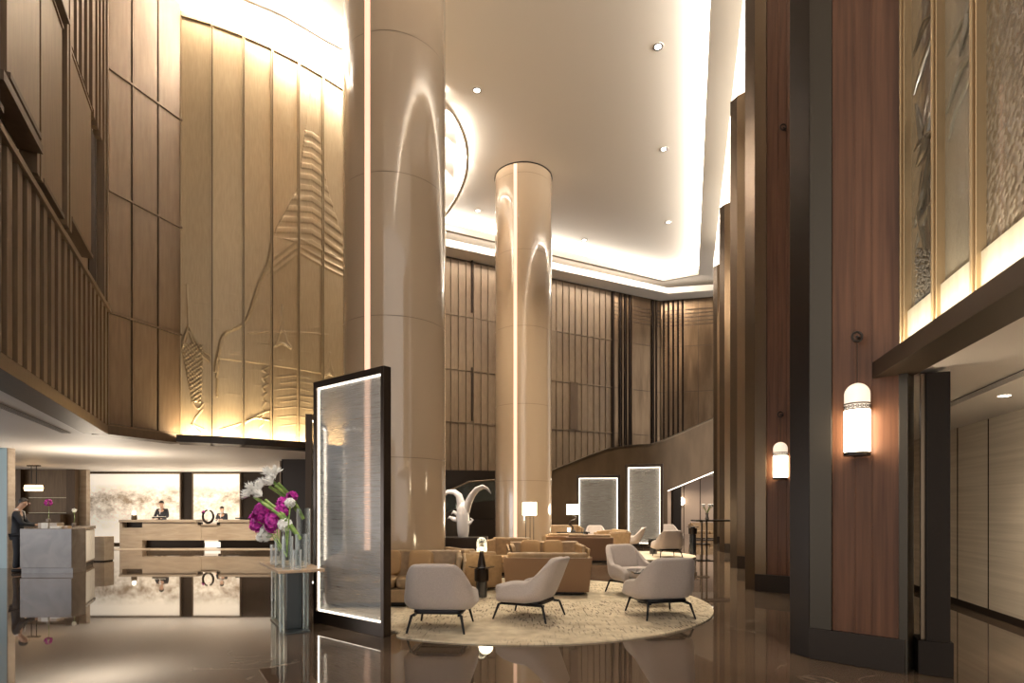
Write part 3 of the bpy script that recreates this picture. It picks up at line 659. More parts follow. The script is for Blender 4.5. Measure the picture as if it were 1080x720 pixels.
# ------------------------------------------------------------------ columns
def column(name, label, X, Y, Rr, z1, joints, pxstrip):
    t = thing(name, label, 'column', (X, Y, 0)); b = MB()
    # shaft with a narrow vertical groove facing the viewer's side
    seg = 128; k = ray(pxstrip); phi = None
    best = None
    for j in range(2000):
        a = -math.pi + math.pi * j / 2000; px, py = X + Rr * math.cos(a), Y + Rr * math.sin(a)
        if px * (-math.cos(a)) + py * (-math.sin(a)) > 0:
            e = abs(px / py - k)
            if best is None or e < best[0]: best = (e, a)
    phi = best[1]; g = .066 / Rr
    zs = [0] + [z for z in joints if z < z1] + [z1]
    for z0_, z1_ in zip(zs[:-1], zs[1:]):
        lo, hi = z0_ + (.006 if z0_ > 0 else 0), z1_ - (.006 if z1_ < z1 else 0)
        vs = []; n = seg
        angs = [phi + g + (2 * math.pi - 2 * g) * i / n for i in range(n + 1)]
        for z in (lo, hi):
            for a in angs: vs.append((Rr * math.cos(a), Rr * math.sin(a), z))
        m_ = n + 1; fs = [(i, i + 1, m_ + i + 1, m_ + i) for i in range(n)]
        b.add(vs, fs, 0)
    b.build('shaft', 'lacquer', t, smooth=True)
    b = MB(); b.lathe([(Rr - .012, 0.01), (Rr - .012, z1)], 96); b.build('core', 'lacquer_joint', t, smooth=True)
    ca, sa = math.cos(phi), math.sin(phi); ta = Vector((-sa, ca, 0)); nn_ = Vector((ca, sa, 0)); b = MB()
    def q(u, d, z): p = nn_ * (Rr + d) + ta * u; return (p.x, p.y, z)
    for u0, u1 in ((-.06, .06),):
        b.prism([q(u0, -.011, 0)[:2], q(u1, -.011, 0)[:2], q(u1, -.004, 0)[:2], q(u0, -.004, 0)[:2]], .03, z1 - .02)
    b.build('light_strip', 'led_peach', t)
    b = MB()
    for u0, u1 in ((-.072, -.06), (.06, .072)): b.prism([q(u0, -.012, 0)[:2], q(u1, -.012, 0)[:2], q(u1, .003, 0)[:2], q(u0, .003, 0)[:2]], 0, z1)
    b.build('strip_edge', 'lacquer', t)
    b = MB(); b.lathe([(Rr + .02, z1 - .03), (Rr + .02, z1)], 96); b.build('top_ring', 'bronze_dark', t, smooth=True)
    b = MB(); b.lathe([(Rr + .015, 0), (Rr + .015, .12), (Rr, .125)], 96); b.build('base_ring', 'bronze_mid', t, smooth=True)
    return t
d1 = 1.0 / .0864; a1 = R(-11.61); X1, Y1 = d1 * math.sin(a1), d1 * math.cos(a1)
JT = [hz(482, Y1 - .95), hz(333, Y1 - .95), hz(182, Y1 - .95), hz(34, Y1 - .95), hz(34, Y1 - .95) + 2.57]
column('round_column', 'huge glossy beige round column with a peach light strip, behind the framed glass screen', X1, Y1, 1.0, HC, JT, 387.5)
d2 = 1.0 / .0499; a2 = R(1.14); X2, Y2 = d2 * math.sin(a2), d2 * math.cos(a2)
column('round_column', 'farther glossy beige round column rising free among the lounge sofas', X2, Y2, 1.0, HC, JT, 543.5)

# ------------------------------------------------------------------ framed glass screens
def screen(label, A, Bp, h, fw=.058, dep=.11):
    W = Wall(A, Bp); mid = (W.A + W.u * W.len / 2); t = thing('glass_screen', label, 'screen', (mid.x, mid.y, 0), 0, 'edge-lit framed glass screens')
    Wl = Wall((A[0] - mid.x, A[1] - mid.y), (Bp[0] - mid.x, Bp[1] - mid.y)); ln = Wl.len
    b = MB()
    Wl.box(b, 0, fw, 0, h, -dep, 0); Wl.box(b, ln - fw, ln, 0, h, -dep, 0); Wl.box(b, fw, ln - fw, h - fw - .025, h, -dep, 0); Wl.box(b, fw, ln - fw, 0, .16, -dep, 0)
    b.build('frame', 'bronze_frame', t, bevel=.003)
    b = MB(); Wl.box(b, fw, ln - fw, .16, h - fw, -dep * .5 - .008, -dep * .5 + .008); b.build('glass_pane', 'screenglass', t)
    b = MB()
    Wl.box(b, fw, fw + .014, .17, h - fw - .01, -dep * .4, -.03); Wl.box(b, ln - fw - .014, ln - fw, .17, h - fw - .01, -dep * .4, -.03)
    Wl.box(b, fw + .015, ln - fw - .015, h - fw - .039, h - fw - .025, -dep * .4, -.03); Wl.box(b, fw + .015, ln - fw - .015, .16, .174, -dep * .4, -.03)
    b.build('light_strip', 'led_white', t)
    return t
Wt = Wall((-1.40, 6.62), (-2.55, 7.54))
# the row reads left to right as seen from the hall, so A is the far-left end
screen('tall edge-lit glass screen in a dark bronze frame beside the flower table', (-2.62, 7.50), (-1.49, 6.60), 3.16)
screen('edge-lit glass screen half hidden behind the taller framed screen', (-3.52, 10.0), (-3.72, 11.5), 3.16)
screen('wider low edge-lit glass screen before the stair parapet', (fl(608, 574)[0], 23.6), (ray(654) * 23.4, 23.4), 2.88, .1, .2)
screen('narrow edge-lit glass screen beside the far lounge opening', (ray(659.5) * 22.0, 22.0), (ray(699) * 21.5, 21.5), 3.2, .1, .2)

# ------------------------------------------------------------------ rugs
rc_ = []
for i in range(180):                                                  # the rug is cut round the column and along the screen
    a = 2 * math.pi * i / 180; rr = 2.97
    while True:
        px_, py_ = .11 + rr * math.cos(a), 9.2 + rr * math.sin(a)
        if math.hypot(px_ - X1, py_ - Y1) > 1.06 and not (px_ < -1.36 and py_ < 7.7 and (px_ + 1.36) * -.62 + (py_ - 6.66) * -.78 > -.14): break
        rr -= .02
    rc_.append((rr * math.cos(a), rr * math.sin(a)))
b = MB(); b.prism(rc_, 0, .016); rg = tag(b.build('round_rug', 'rug', loc=(.11, 9.2, .001)), 'large round cream rug with dark dashes under the front seating', 'rug')
b = MB(); b.lathe([(1.7, 0), (1.7, .012), (1.68, .016)], 96); tag(b.build('round_rug', 'rug_plain', loc=(4.1, 18.2, .001)), 'smaller round cream rug under the armchair near the far lounge', 'rug')
RZ = .017

# ------------------------------------------------------------------ lounge armchair
def sm(t): t = max(0, min(1, t)); return t * t * (3 - 2 * t)
def make_armchair(name, label):                                       # faces local +Y
    t = thing(name, label, 'armchair')
    # plan path of the shell: front of one arm, round the back, front of the other arm
    path = []; hw, bk, fr, rc = .435, -.33, .31, .25
    n1_, n2_, n3_ = 10, 8, 8
    for i in range(n1_): path.append((-hw + .0, fr + (bk + rc - fr) * i / n1_, 'a', i / n1_))
    for i in range(n2_): a = math.pi + math.pi / 2 * i / n2_; path.append((-hw + rc + rc * math.cos(a), bk + rc + rc * math.sin(a), 'c', i / n2_))
    for i in range(n3_ + 1): path.append((-hw + rc + (2 * hw - 2 * rc) * i / n3_, bk, 'b', 0))
    path += [(-x, y, k, s) for x, y, k, s in path[:n1_ + n2_][::-1]]
    npth = len(path); P2 = [Vector((p[0], p[1])) for p in path]; prof_n = 22; vs = []
    for i, p in enumerate(path):
        tan = (P2[min(i + 1, npth - 1)] - P2[max(i - 1, 0)]).normalized(); nrm = Vector((tan.y, -tan.x))
        if nrm.dot(P2[i] - Vector((0, .1))) < 0: nrm = -nrm
        kind, s = p[2], p[3]
        w = 0 if kind == 'a' else (s if kind == 'c' else 1)
        yy = (fr - p[1]) / (fr - bk)                                  # 0 front .. 1 back
        Ht = .455 + .06 * sm(yy * 2.0) + (.83 - .515) * sm((yy - .60) / .38)
        tip = sm(min(1, yy / .16)) if kind == 'a' else 1
        T = .105; zb = .225
        prof = []
        H = Ht - (1 - tip) * .05
        for j in range(9):                                             # outer face
            f = j / 8; z = zb + (H - zb - .03) * f
            o = -.105 * (1 - min(1, f / .42)) ** 2 + .014 * math.sin(math.pi * min(1, f / .8))
            prof.append((o, z))
        for j in range(1, 6): a = math.pi * j / 6; prof.append((-T / 2 + T / 2 * math.cos(a), H - .03 + .035 * math.sin(a)))
        for j in range(8): f = j / 7; z = H - .03 - (H - .03 - .33) * f; prof.append((-T - .0, z))
        for o, z in prof[:prof_n]:
            q = P2[i] + nrm * (o - (1 - tip) * .015)
            x, y = q.x, q.y
            k = max(0, (z - .42)) / .41
            x *= 1 - .13 * k; y -= (.20 * k) * sm((bk + .45 - p[1]) / .45 + .25)
            if z < .42: y += 0
            vs.append((x, y, z))
    pn = len(vs) // npth; fs = []
    for i in range(npth - 1):
        for j in range(pn - 1): a = i * pn + j; fs.append((a, a + pn, a + pn + 1, a + 1))
        fs.append((i * pn + pn - 1, (i + 1) * pn + pn - 1, (i + 1) * pn, i * pn))
    fs.append(tuple(range(pn))); fs.append(tuple((npth - 1) * pn + j for j in range(pn))[::-1])
    b = MB(); b.add(vs, fs); o = b.build('seat_shell', 'chair', t, smooth=True, angle=60); sb = o.modifiers.new('sub', 'SUBSURF'); sb.levels = sb.render_levels = 1
    b = MB(); b.pillowbox((0, .105, .385), (.63, .62, .15), 5.5, 36, 16); b.build('seat_cushion', 'chair', t, smooth=True, angle=80)
    b = MB(); b.pillowbox((0, -.335, .625), (.545, .10, .44), 5, 32, 16, rot=Matrix.Rotation(R(25), 3, 'X')); b.build('back_cushion', 'chair', t, smooth=True, angle=80)
    b = MB(); b.pillowbox((0, -.0, .235), (.62, .56, .06), 6, 32, 8); b.build('seat_pan', 'black', t, smooth=True)
    b = MB()
    for s in (-1, 1): b.box(s * .27 - .015, s * .27 + .015, -.33, .30, .195, .225)
    b.box(-.27, .27, -.05, -.01, .195, .222); b.box(-.27, .27, .10, .14, .195, .222); b.build('base_frame', 'black', t, bevel=.003)
    for sx in (-1, 1):
        for sy in (-1, 1):
            b = MB(); b.tube([(sx * .27, sy * .28, .212), (sx * .30, sy * .32, .20), (sx * .345, sy * .385, .0)], [.017, .018, .012], 10); b.build('leg', 'black', t, smooth=True)
    return t
CH = [((-.88, 7.1), -4, 'mauve grey armchair with its back turned, beside the framed screen'),
      ((.24, 7.78), 64, 'mauve grey armchair seen from the side at the centre of the round rug'),
      ((2.05, 7.93), 10, 'mauve grey armchair with its back turned at the rug edge by the pillars'),
      ((2.14, 9.95), 204, 'cream armchair facing the low black table with the red ring'),
      ((4.75, 17.4), 3, 'cream armchair with its back turned on the smaller rug'),
      ((4.25, 20.3), 70, 'small distant armchair seen from the side before the narrow screen'),
      ((3.3, 22.3), 178, 'distant armchair facing the hall before the low wide screen'),
      ((6.6, 23.6), 185, 'distant armchair showing its top behind the one on the smaller rug')]
proto = make_armchair('lounge_armchair', CH[0][2])
for i, ((x, y), a, lb) in enumerate(CH):
    z = RZ if (i < 4 or i in (4,)) else 0.0
    if i == 0: proto.location = (x, y, z); proto.rotation_euler = (0, 0, R(a)); proto['group'] = 'lounge armchairs'
    else: dup(proto, (x, y, z), R(a), lb, 'lounge armchairs')

# ------------------------------------------------------------------ sofas
def make_sofa(label, loc, rz, w=1.7, d=.85, h=.76, name='sofa', cat_='sofa', seats=2):   # faces local +Y, back at -Y
    t = thing(name, label, cat_, loc, rz, 'tan leather seats'); hw = w / 2; ah = h - .06
    b = MB(); b.box(-hw + .10, hw - .10, -d / 2 + .08, d / 2 - .05, .03, .07); b.build('plinth', 'black', t)
    b = MB()                                                           # tilted outer back panel
    b.add([(-hw + .02, -d / 2 + .04, .06), (hw - .02, -d / 2 + .04, .06), (hw + .03, -d / 2 - .05, h - .08), (-hw - .03, -d / 2 - .05, h - .08),
           (-hw + .02, -d / 2 + .08, .06), (hw - .02, -d / 2 + .08, .06), (hw + .03, -d / 2 - .01, h - .08), (-hw - .03, -d / 2 - .01, h - .08)],
          [(0, 1, 2, 3), (7, 6, 5, 4), (3, 2, 6, 7), (1, 0, 4, 5), (0, 3, 7, 4), (2, 1, 5, 6)]); b.build('back_panel', 'sofa_back', t, bevel=.012)
    b = MB(); b.add([(-hw + .1, -d / 2 + .09, .2), (hw - .1, -d / 2 + .09, .2), (hw - .04, -d / 2 + .0, h), (-hw + .04, -d / 2 + .0, h),
                     (-hw + .1, -d / 2 + .24, .2), (hw - .1, -d / 2 + .24, .2), (hw - .04, -d / 2 + .13, h), (-hw + .04, -d / 2 + .13, h)],
                    [(0, 1, 2, 3), (7, 6, 5, 4), (3, 2, 6, 7), (1, 0, 4, 5), (0, 3, 7, 4), (2, 1, 5, 6)]); b.build('backrest', 'sofa', t, bevel=.03)
    for s in (-1, 1):
        b = MB(); X = lambda v: s * v
        pts = [(X(hw - .02), d / 2 - .04, .06), (X(hw + .06), d / 2 - .08, ah - .06), (X(hw + .03), -d / 2 - .02, ah + .0), (X(hw - .02), -d / 2 + .06, .06),
               (X(hw - .07), d / 2 - .04, .06), (X(hw + .015), d / 2 - .08, ah - .06), (X(hw - .015), -d / 2 - .02, ah + .0), (X(hw - .07), -d / 2 + .06, .06)]
        fs = [(0, 3, 2, 1), (4, 5, 6, 7), (0, 1, 5, 4), (1, 2, 6, 5), (2, 3, 7, 6), (3, 0, 4, 7)]
        if s < 0: fs = [f[::-1] for f in fs]
        b.add(pts, fs); a_ = b.build('arm', 'sofa', t, bevel=.012)
        b = MB(); pts = [(X(hw - .09), d / 2 - .10, .20), (X(hw - .0), d / 2 - .16, ah - .0), (X(hw - .03), -d / 2 + .1, ah + .03), (X(hw - .09), -d / 2 + .1, .20),
                         (X(hw - .17), d / 2 - .10, .20), (X(hw - .09), d / 2 - .16, ah - .0), (X(hw - .12), -d / 2 + .1, ah + .03), (X(hw - .17), -d / 2 + .1, .20)]
        b.add(pts, fs); b.build('arm_pad', 'sofa', a_, bevel=.03)
    b = MB(); b.box(-hw + .06, hw - .06, -d / 2 + .06, d / 2 - .03, .07, .26); b.build('seat_base', 'sofa', t, bevel=.015)
    sw = (w - .34) / seats
    for i in range(seats):
        c = -hw + .17 + sw * (i + .5); b = MB(); b.pillowbox((c, .06, .34), (sw - .01, d - .27, .17), 7, 32, 12); b.build('seat_cushion', 'sofa', t, smooth=True, angle=80)
    return t
make_sofa('tan sofa beside the huge column, facing the front armchair with its back turned', (-1.80, 8.95, RZ), R(184), 2.05, .88, .80)
make_sofa('tan tub chair glowing orange beside the drum side table', (-.72, 10.55, RZ), R(-60), .95, .8, .76, 'tub_chair', 'armchair', 1)
make_sofa('brown backed sofa turned away behind the side-on armchair', (.62, 10.05, RZ), R(-3), 1.45, .84, .73)
make_sofa('tan sofa facing the hall with a loose square cushion, behind the turned-away sofa', (.72, 11.75, RZ - .016), R(186), 1.55, .84, .80)
make_sofa('brown backed sofa turned away behind the cream armchair, in the middle distance', (2.2, 16.1, 0), R(-8), 1.25, .84, .78)
make_sofa('tan sofa just behind the far column, with its back turned', (1.55, 17.3, 0), R(4), 1.1, .84, .76)
make_sofa('distant tan sofa below the table lamp by the stair wall', (1.95, 22.2, 0), R(180), 1.5, .84, .85)
make_sofa('distant tan sofa facing sideways before the low wide screen', (3.35, 19.4, 0), R(100), 1.4, .84, .78)
make_sofa('tan banquette in the far lounge below the stair', (9.6, 27.9, 0), R(176), 1.6, .84, .80)
make_sofa('tan tub chair with its back turned behind the drum side table', (-.12, 13.05, 0), R(160), 1.0, .8, .82, 'tub_chair', 'armchair', 1)

def cushion(label, loc, rx, rz, s=.40):
    b = MB(); b.pillowbox((0, 0, 0), (s, .13, s), 4.5, 36, 18); o = b.build('square_cushion', 'pillow', smooth=True, angle=80, loc=loc); o.rotation_euler = (rx, 0, rz); tag(o, label, 'cushion', 'loose cushions on the sofas'); return o
cushion('square camel cushion at the end of the sofa nearest the framed screen', (-1.98, 9.12, .635), R(-14), R(4))
cushion('square camel cushion leaning on the sofa in front of the huge column', (-1.46, 9.12, .635), R(-14), R(-8))
cushion('square camel cushion on the sofa behind the turned-away brown sofa', (.86, 11.86, .64), R(-16), R(6), .42)
cushion('square camel cushion on the far end of the sofa behind the turned-away one', (.38, 11.86, .64), R(-16), R(-16), .42)

# ------------------------------------------------------------------ side tables, lamps
def drum_table(label, loc, h, r_top, r_base):
    t = thing('drum_side_table', label, 'side table', loc)
    b = MB(); b.lathe([(r_top, h - .018), (r_top + .004, h - .009), (r_top, h)], 48); b.build('table_top', 'blackglass', t, smooth=True)
    b = MB(); b.lathe([(r_base * .55, h - .06), (r_base, h - .05), (r_base, h - .24), (r_base * .98, h - .25)][::-1], 40); b.build('upper_drum', 'bronze_dark', t, smooth=True)
    b = MB(); b.lathe([(r_base * .78, 0), (r_base * .78, h - .26)], 40); b.build('lower_drum', 'blackglass', t, smooth=True)
    b = MB(); b.lathe([(r_base * .5, h - .26), (r_base * .5, h - .018)], 24); b.build('neck', 'black', t)
    return t
drum_table('dark drum side table with a black top, carrying the glass dome lamp', (-.51, 9.55, RZ), .52, .22, .12)
drum_table('dark drum side table standing by the armchair on the smaller rug', (4.62, 18.6, RZ), .50, .28, .16)
drum_table('tall dark drum table near the high console with the flowers', (6.1, 19.2, 0), .89, .19, .14)
t = thing('dome_lamp', 'small table lamp with a clear glass dome on a dark cone base', 'table lamp', (-.51, 9.55, RZ + .521))
b = MB(); b.lathe([(.075, 0), (.07, .02), (.035, .22), (.04, .235)], 28); b.build('cone_base', 'bronze_dark', t, smooth=True)
b = MB(); b.lathe([(.085, .235), (.085, .40), (.07, .45), (.04, .475), (.004, .485)], 32, caps=False); b.lathe([(.081, .235), (.081, .40), (.066, .447), (.038, .471), (.004, .48)][::-1], 32, caps=False); b.build('glass_dome', 'thinglass', t, smooth=True)
b = MB(); b.sphere((0, 0, .285), .028); b.build('bulb', 'bulb', t, smooth=True)
def floor_lamp(label, loc, htop, w=.38, hs=.36):
    t = thing('floor_lamp', label, 'floor lamp', loc)
    b = MB(); b.box(-w / 2, w / 2, -w / 2, w / 2, htop - hs, htop); b.build('lamp_shade', 'shade_lit', t, bevel=.01)
    for x, y in ((-.11, -.05), (.02, .09), (.12, -.05)): b = MB(); b.tube([(x, y, .02), (x, y, htop - hs)], .009, 8); b.build('post', 'black', t, smooth=True)
    b = MB(); b.lathe([(.19, 0), (.19, .02), (.17, .025)], 32); b.build('base', 'black', t, smooth=True); return t
floor_lamp('floor lamp with a square white shade on three black posts before the far column', (.51, 16.6, 0), 1.68, .40, .38)
t = thing('table_lamp', 'table lamp with a white drum shade on a sculpted dark base by the stair wall', 'table lamp', (ray(604) * 20.6, 20.6, .66))
b = MB(); b.lathe([(.22, .62), (.22, .99)], 36); b.build('lamp_shade', 'shade_lit', t, smooth=True)
b = MB(); b.lathe([(.10, 0), (.11, .03), (.04, .08), (.03, .2)], 24); b.tube([(0, 0, .18), (-.12, 0, .26), (-.06, 0, .38), (.08, 0, .42), (.12, 0, .52), (0, 0, .58)], [.03, .05, .045, .05, .04, .02], 12); b.build('lamp_base', 'bronze_dark', t, smooth=True)
b = MB(); b.lathe([(.012, .56), (.012, .66)], 8); b.build('neck', 'black', t)
t = thing('console_table', 'low dark console under the drum shade table lamp', 'console table', (ray(604) * 20.6, 20.6, 0))
b = MB(); b.box(-.6, .6, -.2, .2, .62, .66); b.build('table_top', 'blackglass', t, bevel=.004)
for s in (-1, 1): b = MB(); b.box(s * .5 - .03, s * .5 + .03, -.18, .18, 0, .62); b.build('leg', 'bronze_dark', t, bevel=.004)
b = MB(); b.lathe([(.03, 0), (.055, .02), (.06, .10), (.05, .14)], 20); tag(b.build('candle_holder', 'shade_lit', loc=(ray(600.5) * 20.3 - .0, 20.45, .6605), smooth=True), 'small glowing candle holder beneath the drum shade table lamp', 'candle holder')

# low table between the cream and the mauve armchair
t = thing('coffee_table', 'low black coffee table between two armchairs on the round rug', 'coffee table', (2.16, 9.02, RZ))
b = MB(); b.box(-.28, .28, -.28, .28, .475, .50); b.build('table_top', 'blackglass', t, bevel=.004)
b = MB(); b.lathe([(.17, 0), (.17, .02), (.03, .03), (.03, .475)], 32); b.build('pedestal', 'black', t, smooth=True, angle=30)
b = MB(); ps = [(.0 + .06 * math.cos(a), 0, .078 + .065 * math.sin(a)) for a in [2 * math.pi * i / 24 for i in range(25)]]; b.tube(ps, .014, 10); b.box(-.05, .05, -.03, .03, 0, .015)
tag(b.build('ring_ornament', 'red', loc=(2.24, 8.95, RZ + .5005), smooth=True), 'small red ring ornament standing on the low black coffee table', 'ornament')

# high console with flowers near the pillars
t = thing('high_table', 'tall narrow high table on two posts, carrying a vase of pale flowers', 'table', (5.85, 16.4, 0))
b = MB(); b.box(-.62, .62, -.25, .25, 1.13, 1.17); b.build('table_top', 'bronze_dark', t, bevel=.004)
for x in (-.38, -.24): b = MB(); b.box(x - .02, x + .02, -.03, .03, 0.02, 1.13); b.build('post', 'bronze_mid', t)
b = MB(); b.lathe([(.2, .46), (.2, .49)], 24, (-.34, 0, 0)); b.build('shelf', 'bronze_dark', t, smooth=True)
b = MB(); b.box(-.55, -.1, -.15, .15, 0, .02); b.build('foot', 'bronze_dark', t)
t = thing('flower_vase', 'slim grey vase of pale calla flowers on the tall narrow high table', 'vase', (5.62, 16.4, 1.1705))
b = MB(); b.lathe([(.04, 0), (.06, .02), (.035, .12), (.05, .2)], 20); b.build('vase', 'stone', t, smooth=True)
b = MB(); rnd = random.Random(5)
for k in range(9):
    a = rnd.uniform(0, 6.28); l = rnd.uniform(.06, .2); b.tube([(0, 0, .18), (l * .4 * math.cos(a), l * .4 * math.sin(a), .28), (l * math.cos(a), l * math.sin(a), .38)], .005, 6)
b.build('stems', 'green', t)
b = MB(); rnd = random.Random(5)
for k in range(9):
    a = rnd.uniform(0, 6.28); l = rnd.uniform(.06, .2); b.lathe([(.004, 0), (.02, .03), (.035, .07), (.02, .09)], 10, (l * math.cos(a), l * math.sin(a), .37))
b.build('blossoms_foliage', 'whitepetal', t, smooth=True)

# white horned sculpture on its plinth
PX, PY = ray(489) * 14.8, 14.8
b = MB(); b.box(-.62, .62, -.4, .4, 0, .76); tag(b.build('plinth', 'bronze_dark', loc=(PX, PY, 0), bevel=.006), 'dark rectangular plinth carrying the white horned sculpture', 'plinth')
def sp(x, y, dy=0): return (ray(x) * PY - PX, dy, hz(y, PY) - .76)
b = MB()
b.tube([sp(488.5, 566), sp(488.5, 561), sp(488.5, 552), sp(488, 543), sp(488, 536), sp(489, 530)], [.145, .17, .185, .19, .165, .09], 20, flat=.75)
b.tube([sp(486, 540), sp(486, 530), sp(484, 522.5), sp(479, 518.5), sp(472, 518.5), sp(467, 523), sp(465, 530)], [.13, .125, .11, .10, .085, .06, .01], 16, flat=.55)
b.tube([sp(491, 540), sp(494, 530), sp(498, 522), (sp(503, 516)[0], -.03, sp(503, 516)[2]), sp(509, 513), sp(514, 515), sp(518, 520.5)], [.13, .115, .10, .09, .07, .045, .008], 16, flat=.55)
b.tube([sp(483, 548), sp(478, 547), sp(474, 545), sp(472, 547)], [.08, .07, .04, .01], 12, flat=.6)
b.tube([sp(483, 542), sp(478, 539.5), sp(476, 542)], [.07, .05, .01], 12, flat=.6)
b.tube([sp(492, 553), sp(496, 551), sp(498.5, 548), sp(496, 546)], [.06, .045, .035, .015], 12, flat=.7)
tag(b.build('horned_sculpture', 'porcelain', loc=(PX, PY, .7605), smooth=True, angle=80), 'white porcelain sculpture with two curling horns standing on the dark plinth', 'sculpture')

# ------------------------------------------------------------------ flower table
P0 = Vector((-2.757, 6.70, 0)); ld = Vector((-.53, .848, 0)); sd = Vector((.848, .53, 0)); TZ = .762
ang = math.atan2(sd.y, sd.x); TL, TW = 1.42, .54
t = thing('flower_table', 'small wood topped table with green glass legs carrying the flower vases', 'table', P0, ang)
b = MB(); b.box(0, TW, 0, TL, TZ - .035, TZ); b.build('table_top', 'tabletop', t, bevel=.005)
b = MB(); b.box(.14, TW - .22, .22, TL - .46, .02, TZ - .035); b.build('pedestal', 'smoked', t, bevel=.006)
b = MB(); b.box(.09, TW - .17, .0, TL - .30, 0, .02); b.build('foot_plate', 'smoked', t, bevel=.004)
for x, y in ((.06, .06), (TW - .20, .06), (.12, TL - .42), (TW - .16, TL - .42)):
    b = MB(); b.box(x - .022, x + .022, y - .008, y + .10, 0, TZ - .035); b.build('leg', 'glass_green', t, bevel=.003)
def onT(x, y): p = P0 + sd * x + ld * y; return (p.x, p.y)
# cylinder vases
def vase(label, x, y, r, h, z=TZ):
    px, py = onT(x, y); b = MB()
    b.lathe([(r * .9, 0), (r, .01), (r, h), (r - .007, h), (r - .007, .03), (.004, .025)], 36, caps=False); b.add([(r * .9 * math.cos(2 * math.pi * k / 36), r * .9 * math.sin(2 * math.pi * k / 36), 0) for k in range(36)], [tuple(range(35, -1, -1))])
    t_ = tag(b.build('glass_vase', 'thinglass', loc=(px, py, z + .0005), smooth=True), label, 'vase', 'clear cylinder vases on the flower table'); return t_
VS = [('tallest clear cylinder vase on the flower table, next to the framed screen', .42, .62, .088, .74), ('clear cylinder vase holding the lower white amaryllis stems', .31, .24, .068, .42),
      ('clear cylinder vase at the front corner of the flower table', .14, .18, .065, .40), ('clear vase below the hanging magenta orchids', .10, .46, .06, .36),
      ('clear vase half hidden behind the front vases on the flower table', .22, .66, .055, .46), ('low clear vase with pink petals at the front edge', .23, .07, .05, .24), ('short wide clear vase at the far end of the flower table', .14, .92, .08, .26)]
for l_, x, y, r, h in VS: vase(l_, x, y, r, h)
def ft(px, py, Y=7.25): return Vector((ray(px) * Y, Y, hz(py, Y)))
def blossoms(b, c, r, n, rnd, ps=.028, squash=(1, 1, 1)):
    for k in range(n):
        d = Vector((rnd.gauss(0, 1), rnd.gauss(0, 1), rnd.gauss(0, 1))).normalized(); p = Vector(c) + Vector((d.x * r * squash[0], d.y * r * squash[1], d.z * r * squash[2])) * rnd.uniform(.75, 1.05)
        a = d.orthogonal().normalized(); e = d.cross(a); ro = rnd.uniform(0, 6.28)
        for q in range(5):
            th = ro + q * 1.2566; v = a * math.cos(th) + e * math.sin(th); w_ = d.cross(v)
            tip = p + v * ps * 1.5 + d * ps * .35; mid = p + v * ps * .8
            b.add([tuple(p), tuple(mid + w_ * ps * .6 + d * ps * .25), tuple(tip), tuple(mid - w_ * ps * .6 + d * ps * .25)], [(0, 1, 2, 3)])
        b.sphere(tuple(p + d * ps * .2), ps * .25, 6, 4)
rnd = random.Random(11)
def orchid(label, balls, n, matn, stem_to):
    t_ = thing('orchid_bunch', label, 'flowers', balls[0][0])
    o0 = Vector(balls[0][0]); b = MB()
    for c, r, sq in balls: blossoms(b, Vector(c) - o0, r, n, rnd, .030, sq)
    b.build('petals', matn, t_)
    b = MB()
    for c, r, sq in balls:
        e = Vector(stem_to) - o0; c_ = Vector(c) - o0; b.tube([tuple(e), tuple((e + c_) / 2 + Vector((0, 0, .12))), tuple(c_)], .006, 8)
    b.build('stems', 'green', t_, smooth=True); return t_
x_, y_ = onT(.10, .48); x2_, y2_ = onT(.13, .16)
orchid('magenta orchid cluster hanging lowest over the table edge', [(ft(272, 550, 7.35), .11, (1, 1, 1.3)), (ft(277, 538, 7.35), .09, (1, 1, 1))], 70, 'magenta', (x_, y_, TZ + .2))
orchid('magenta orchid cluster in the middle of the flower table arrangement', [(ft(288, 550, 7.2), .10, (.9, 1, 1.4)), (ft(296, 539, 7.2), .08, (1, 1, 1))], 70, 'magenta', (x_, y_, TZ + .25))
orchid('small magenta orchid cluster nestled among the green stems', [(ft(299, 530, 7.3), .08, (1, 1, .9)), (ft(308, 523, 7.3), .055, (1, 1, .8))], 40, 'magenta', (x2_, y2_, TZ + .2))
orchid('white orchid cluster drooping below the magenta orchids', [(ft(280, 562, 7.25), .06, (1, 1, 1.6)), (ft(275, 566, 7.3), .04, (1, 1, 1)), (ft(301, 553, 7.1), .07, (1.1, 1, 1.1)), (ft(306, 530, 7.2), .045, (1, 1, 1))], 40, 'whitepetal', (x2_, y2_, TZ + .15))
def amaryllis(label, starts, end, heads):
    t_ = thing('amaryllis_bunch', label, 'flowers', end); o0 = Vector(end)
    b = MB()
    for s_ in starts:
        a = Vector(s_) - o0; mid = a * .5 + Vector((0, 0, .05)); b.tube([tuple(a), tuple(a * .75 + Vector((0, 0, .03))), tuple(mid), tuple(a * .22 + Vector((0, 0, .02))), (0, 0, -.02)], [.018, .020, .022, .023, .022], 10)
    b.build('stems', 'green', t_, smooth=True)
    b = MB()
    for h_ in heads:
        c = Vector(h_) - o0
        for k in range(24):
            d = (c.normalized() + Vector((rnd.gauss(0, .5), rnd.gauss(0, .5), rnd.gauss(0, .5)))).normalized(); a = d.orthogonal().normalized(); e = d.cross(a)
            ln = rnd.uniform(.09, .145); base = c - d * .01
            for q in range(3):
                th = q * 2.094 + k; v = a * math.cos(th) + e * math.sin(th); w_ = d.cross(v)
                b.add([tuple(base), tuple(base + d * ln * .6 + v * .012 + w_ * .009), tuple(base + d * ln + v * .022), tuple(base + d * ln * .6 + v * .012 - w_ * .009)], [(0, 1, 2, 3)])
    b.build('petals', 'whitepetal', t_); return t_
e1 = Vector((*onT(.42, .62), TZ + .62)); e2 = Vector((*onT(.30, .22), TZ + .38))
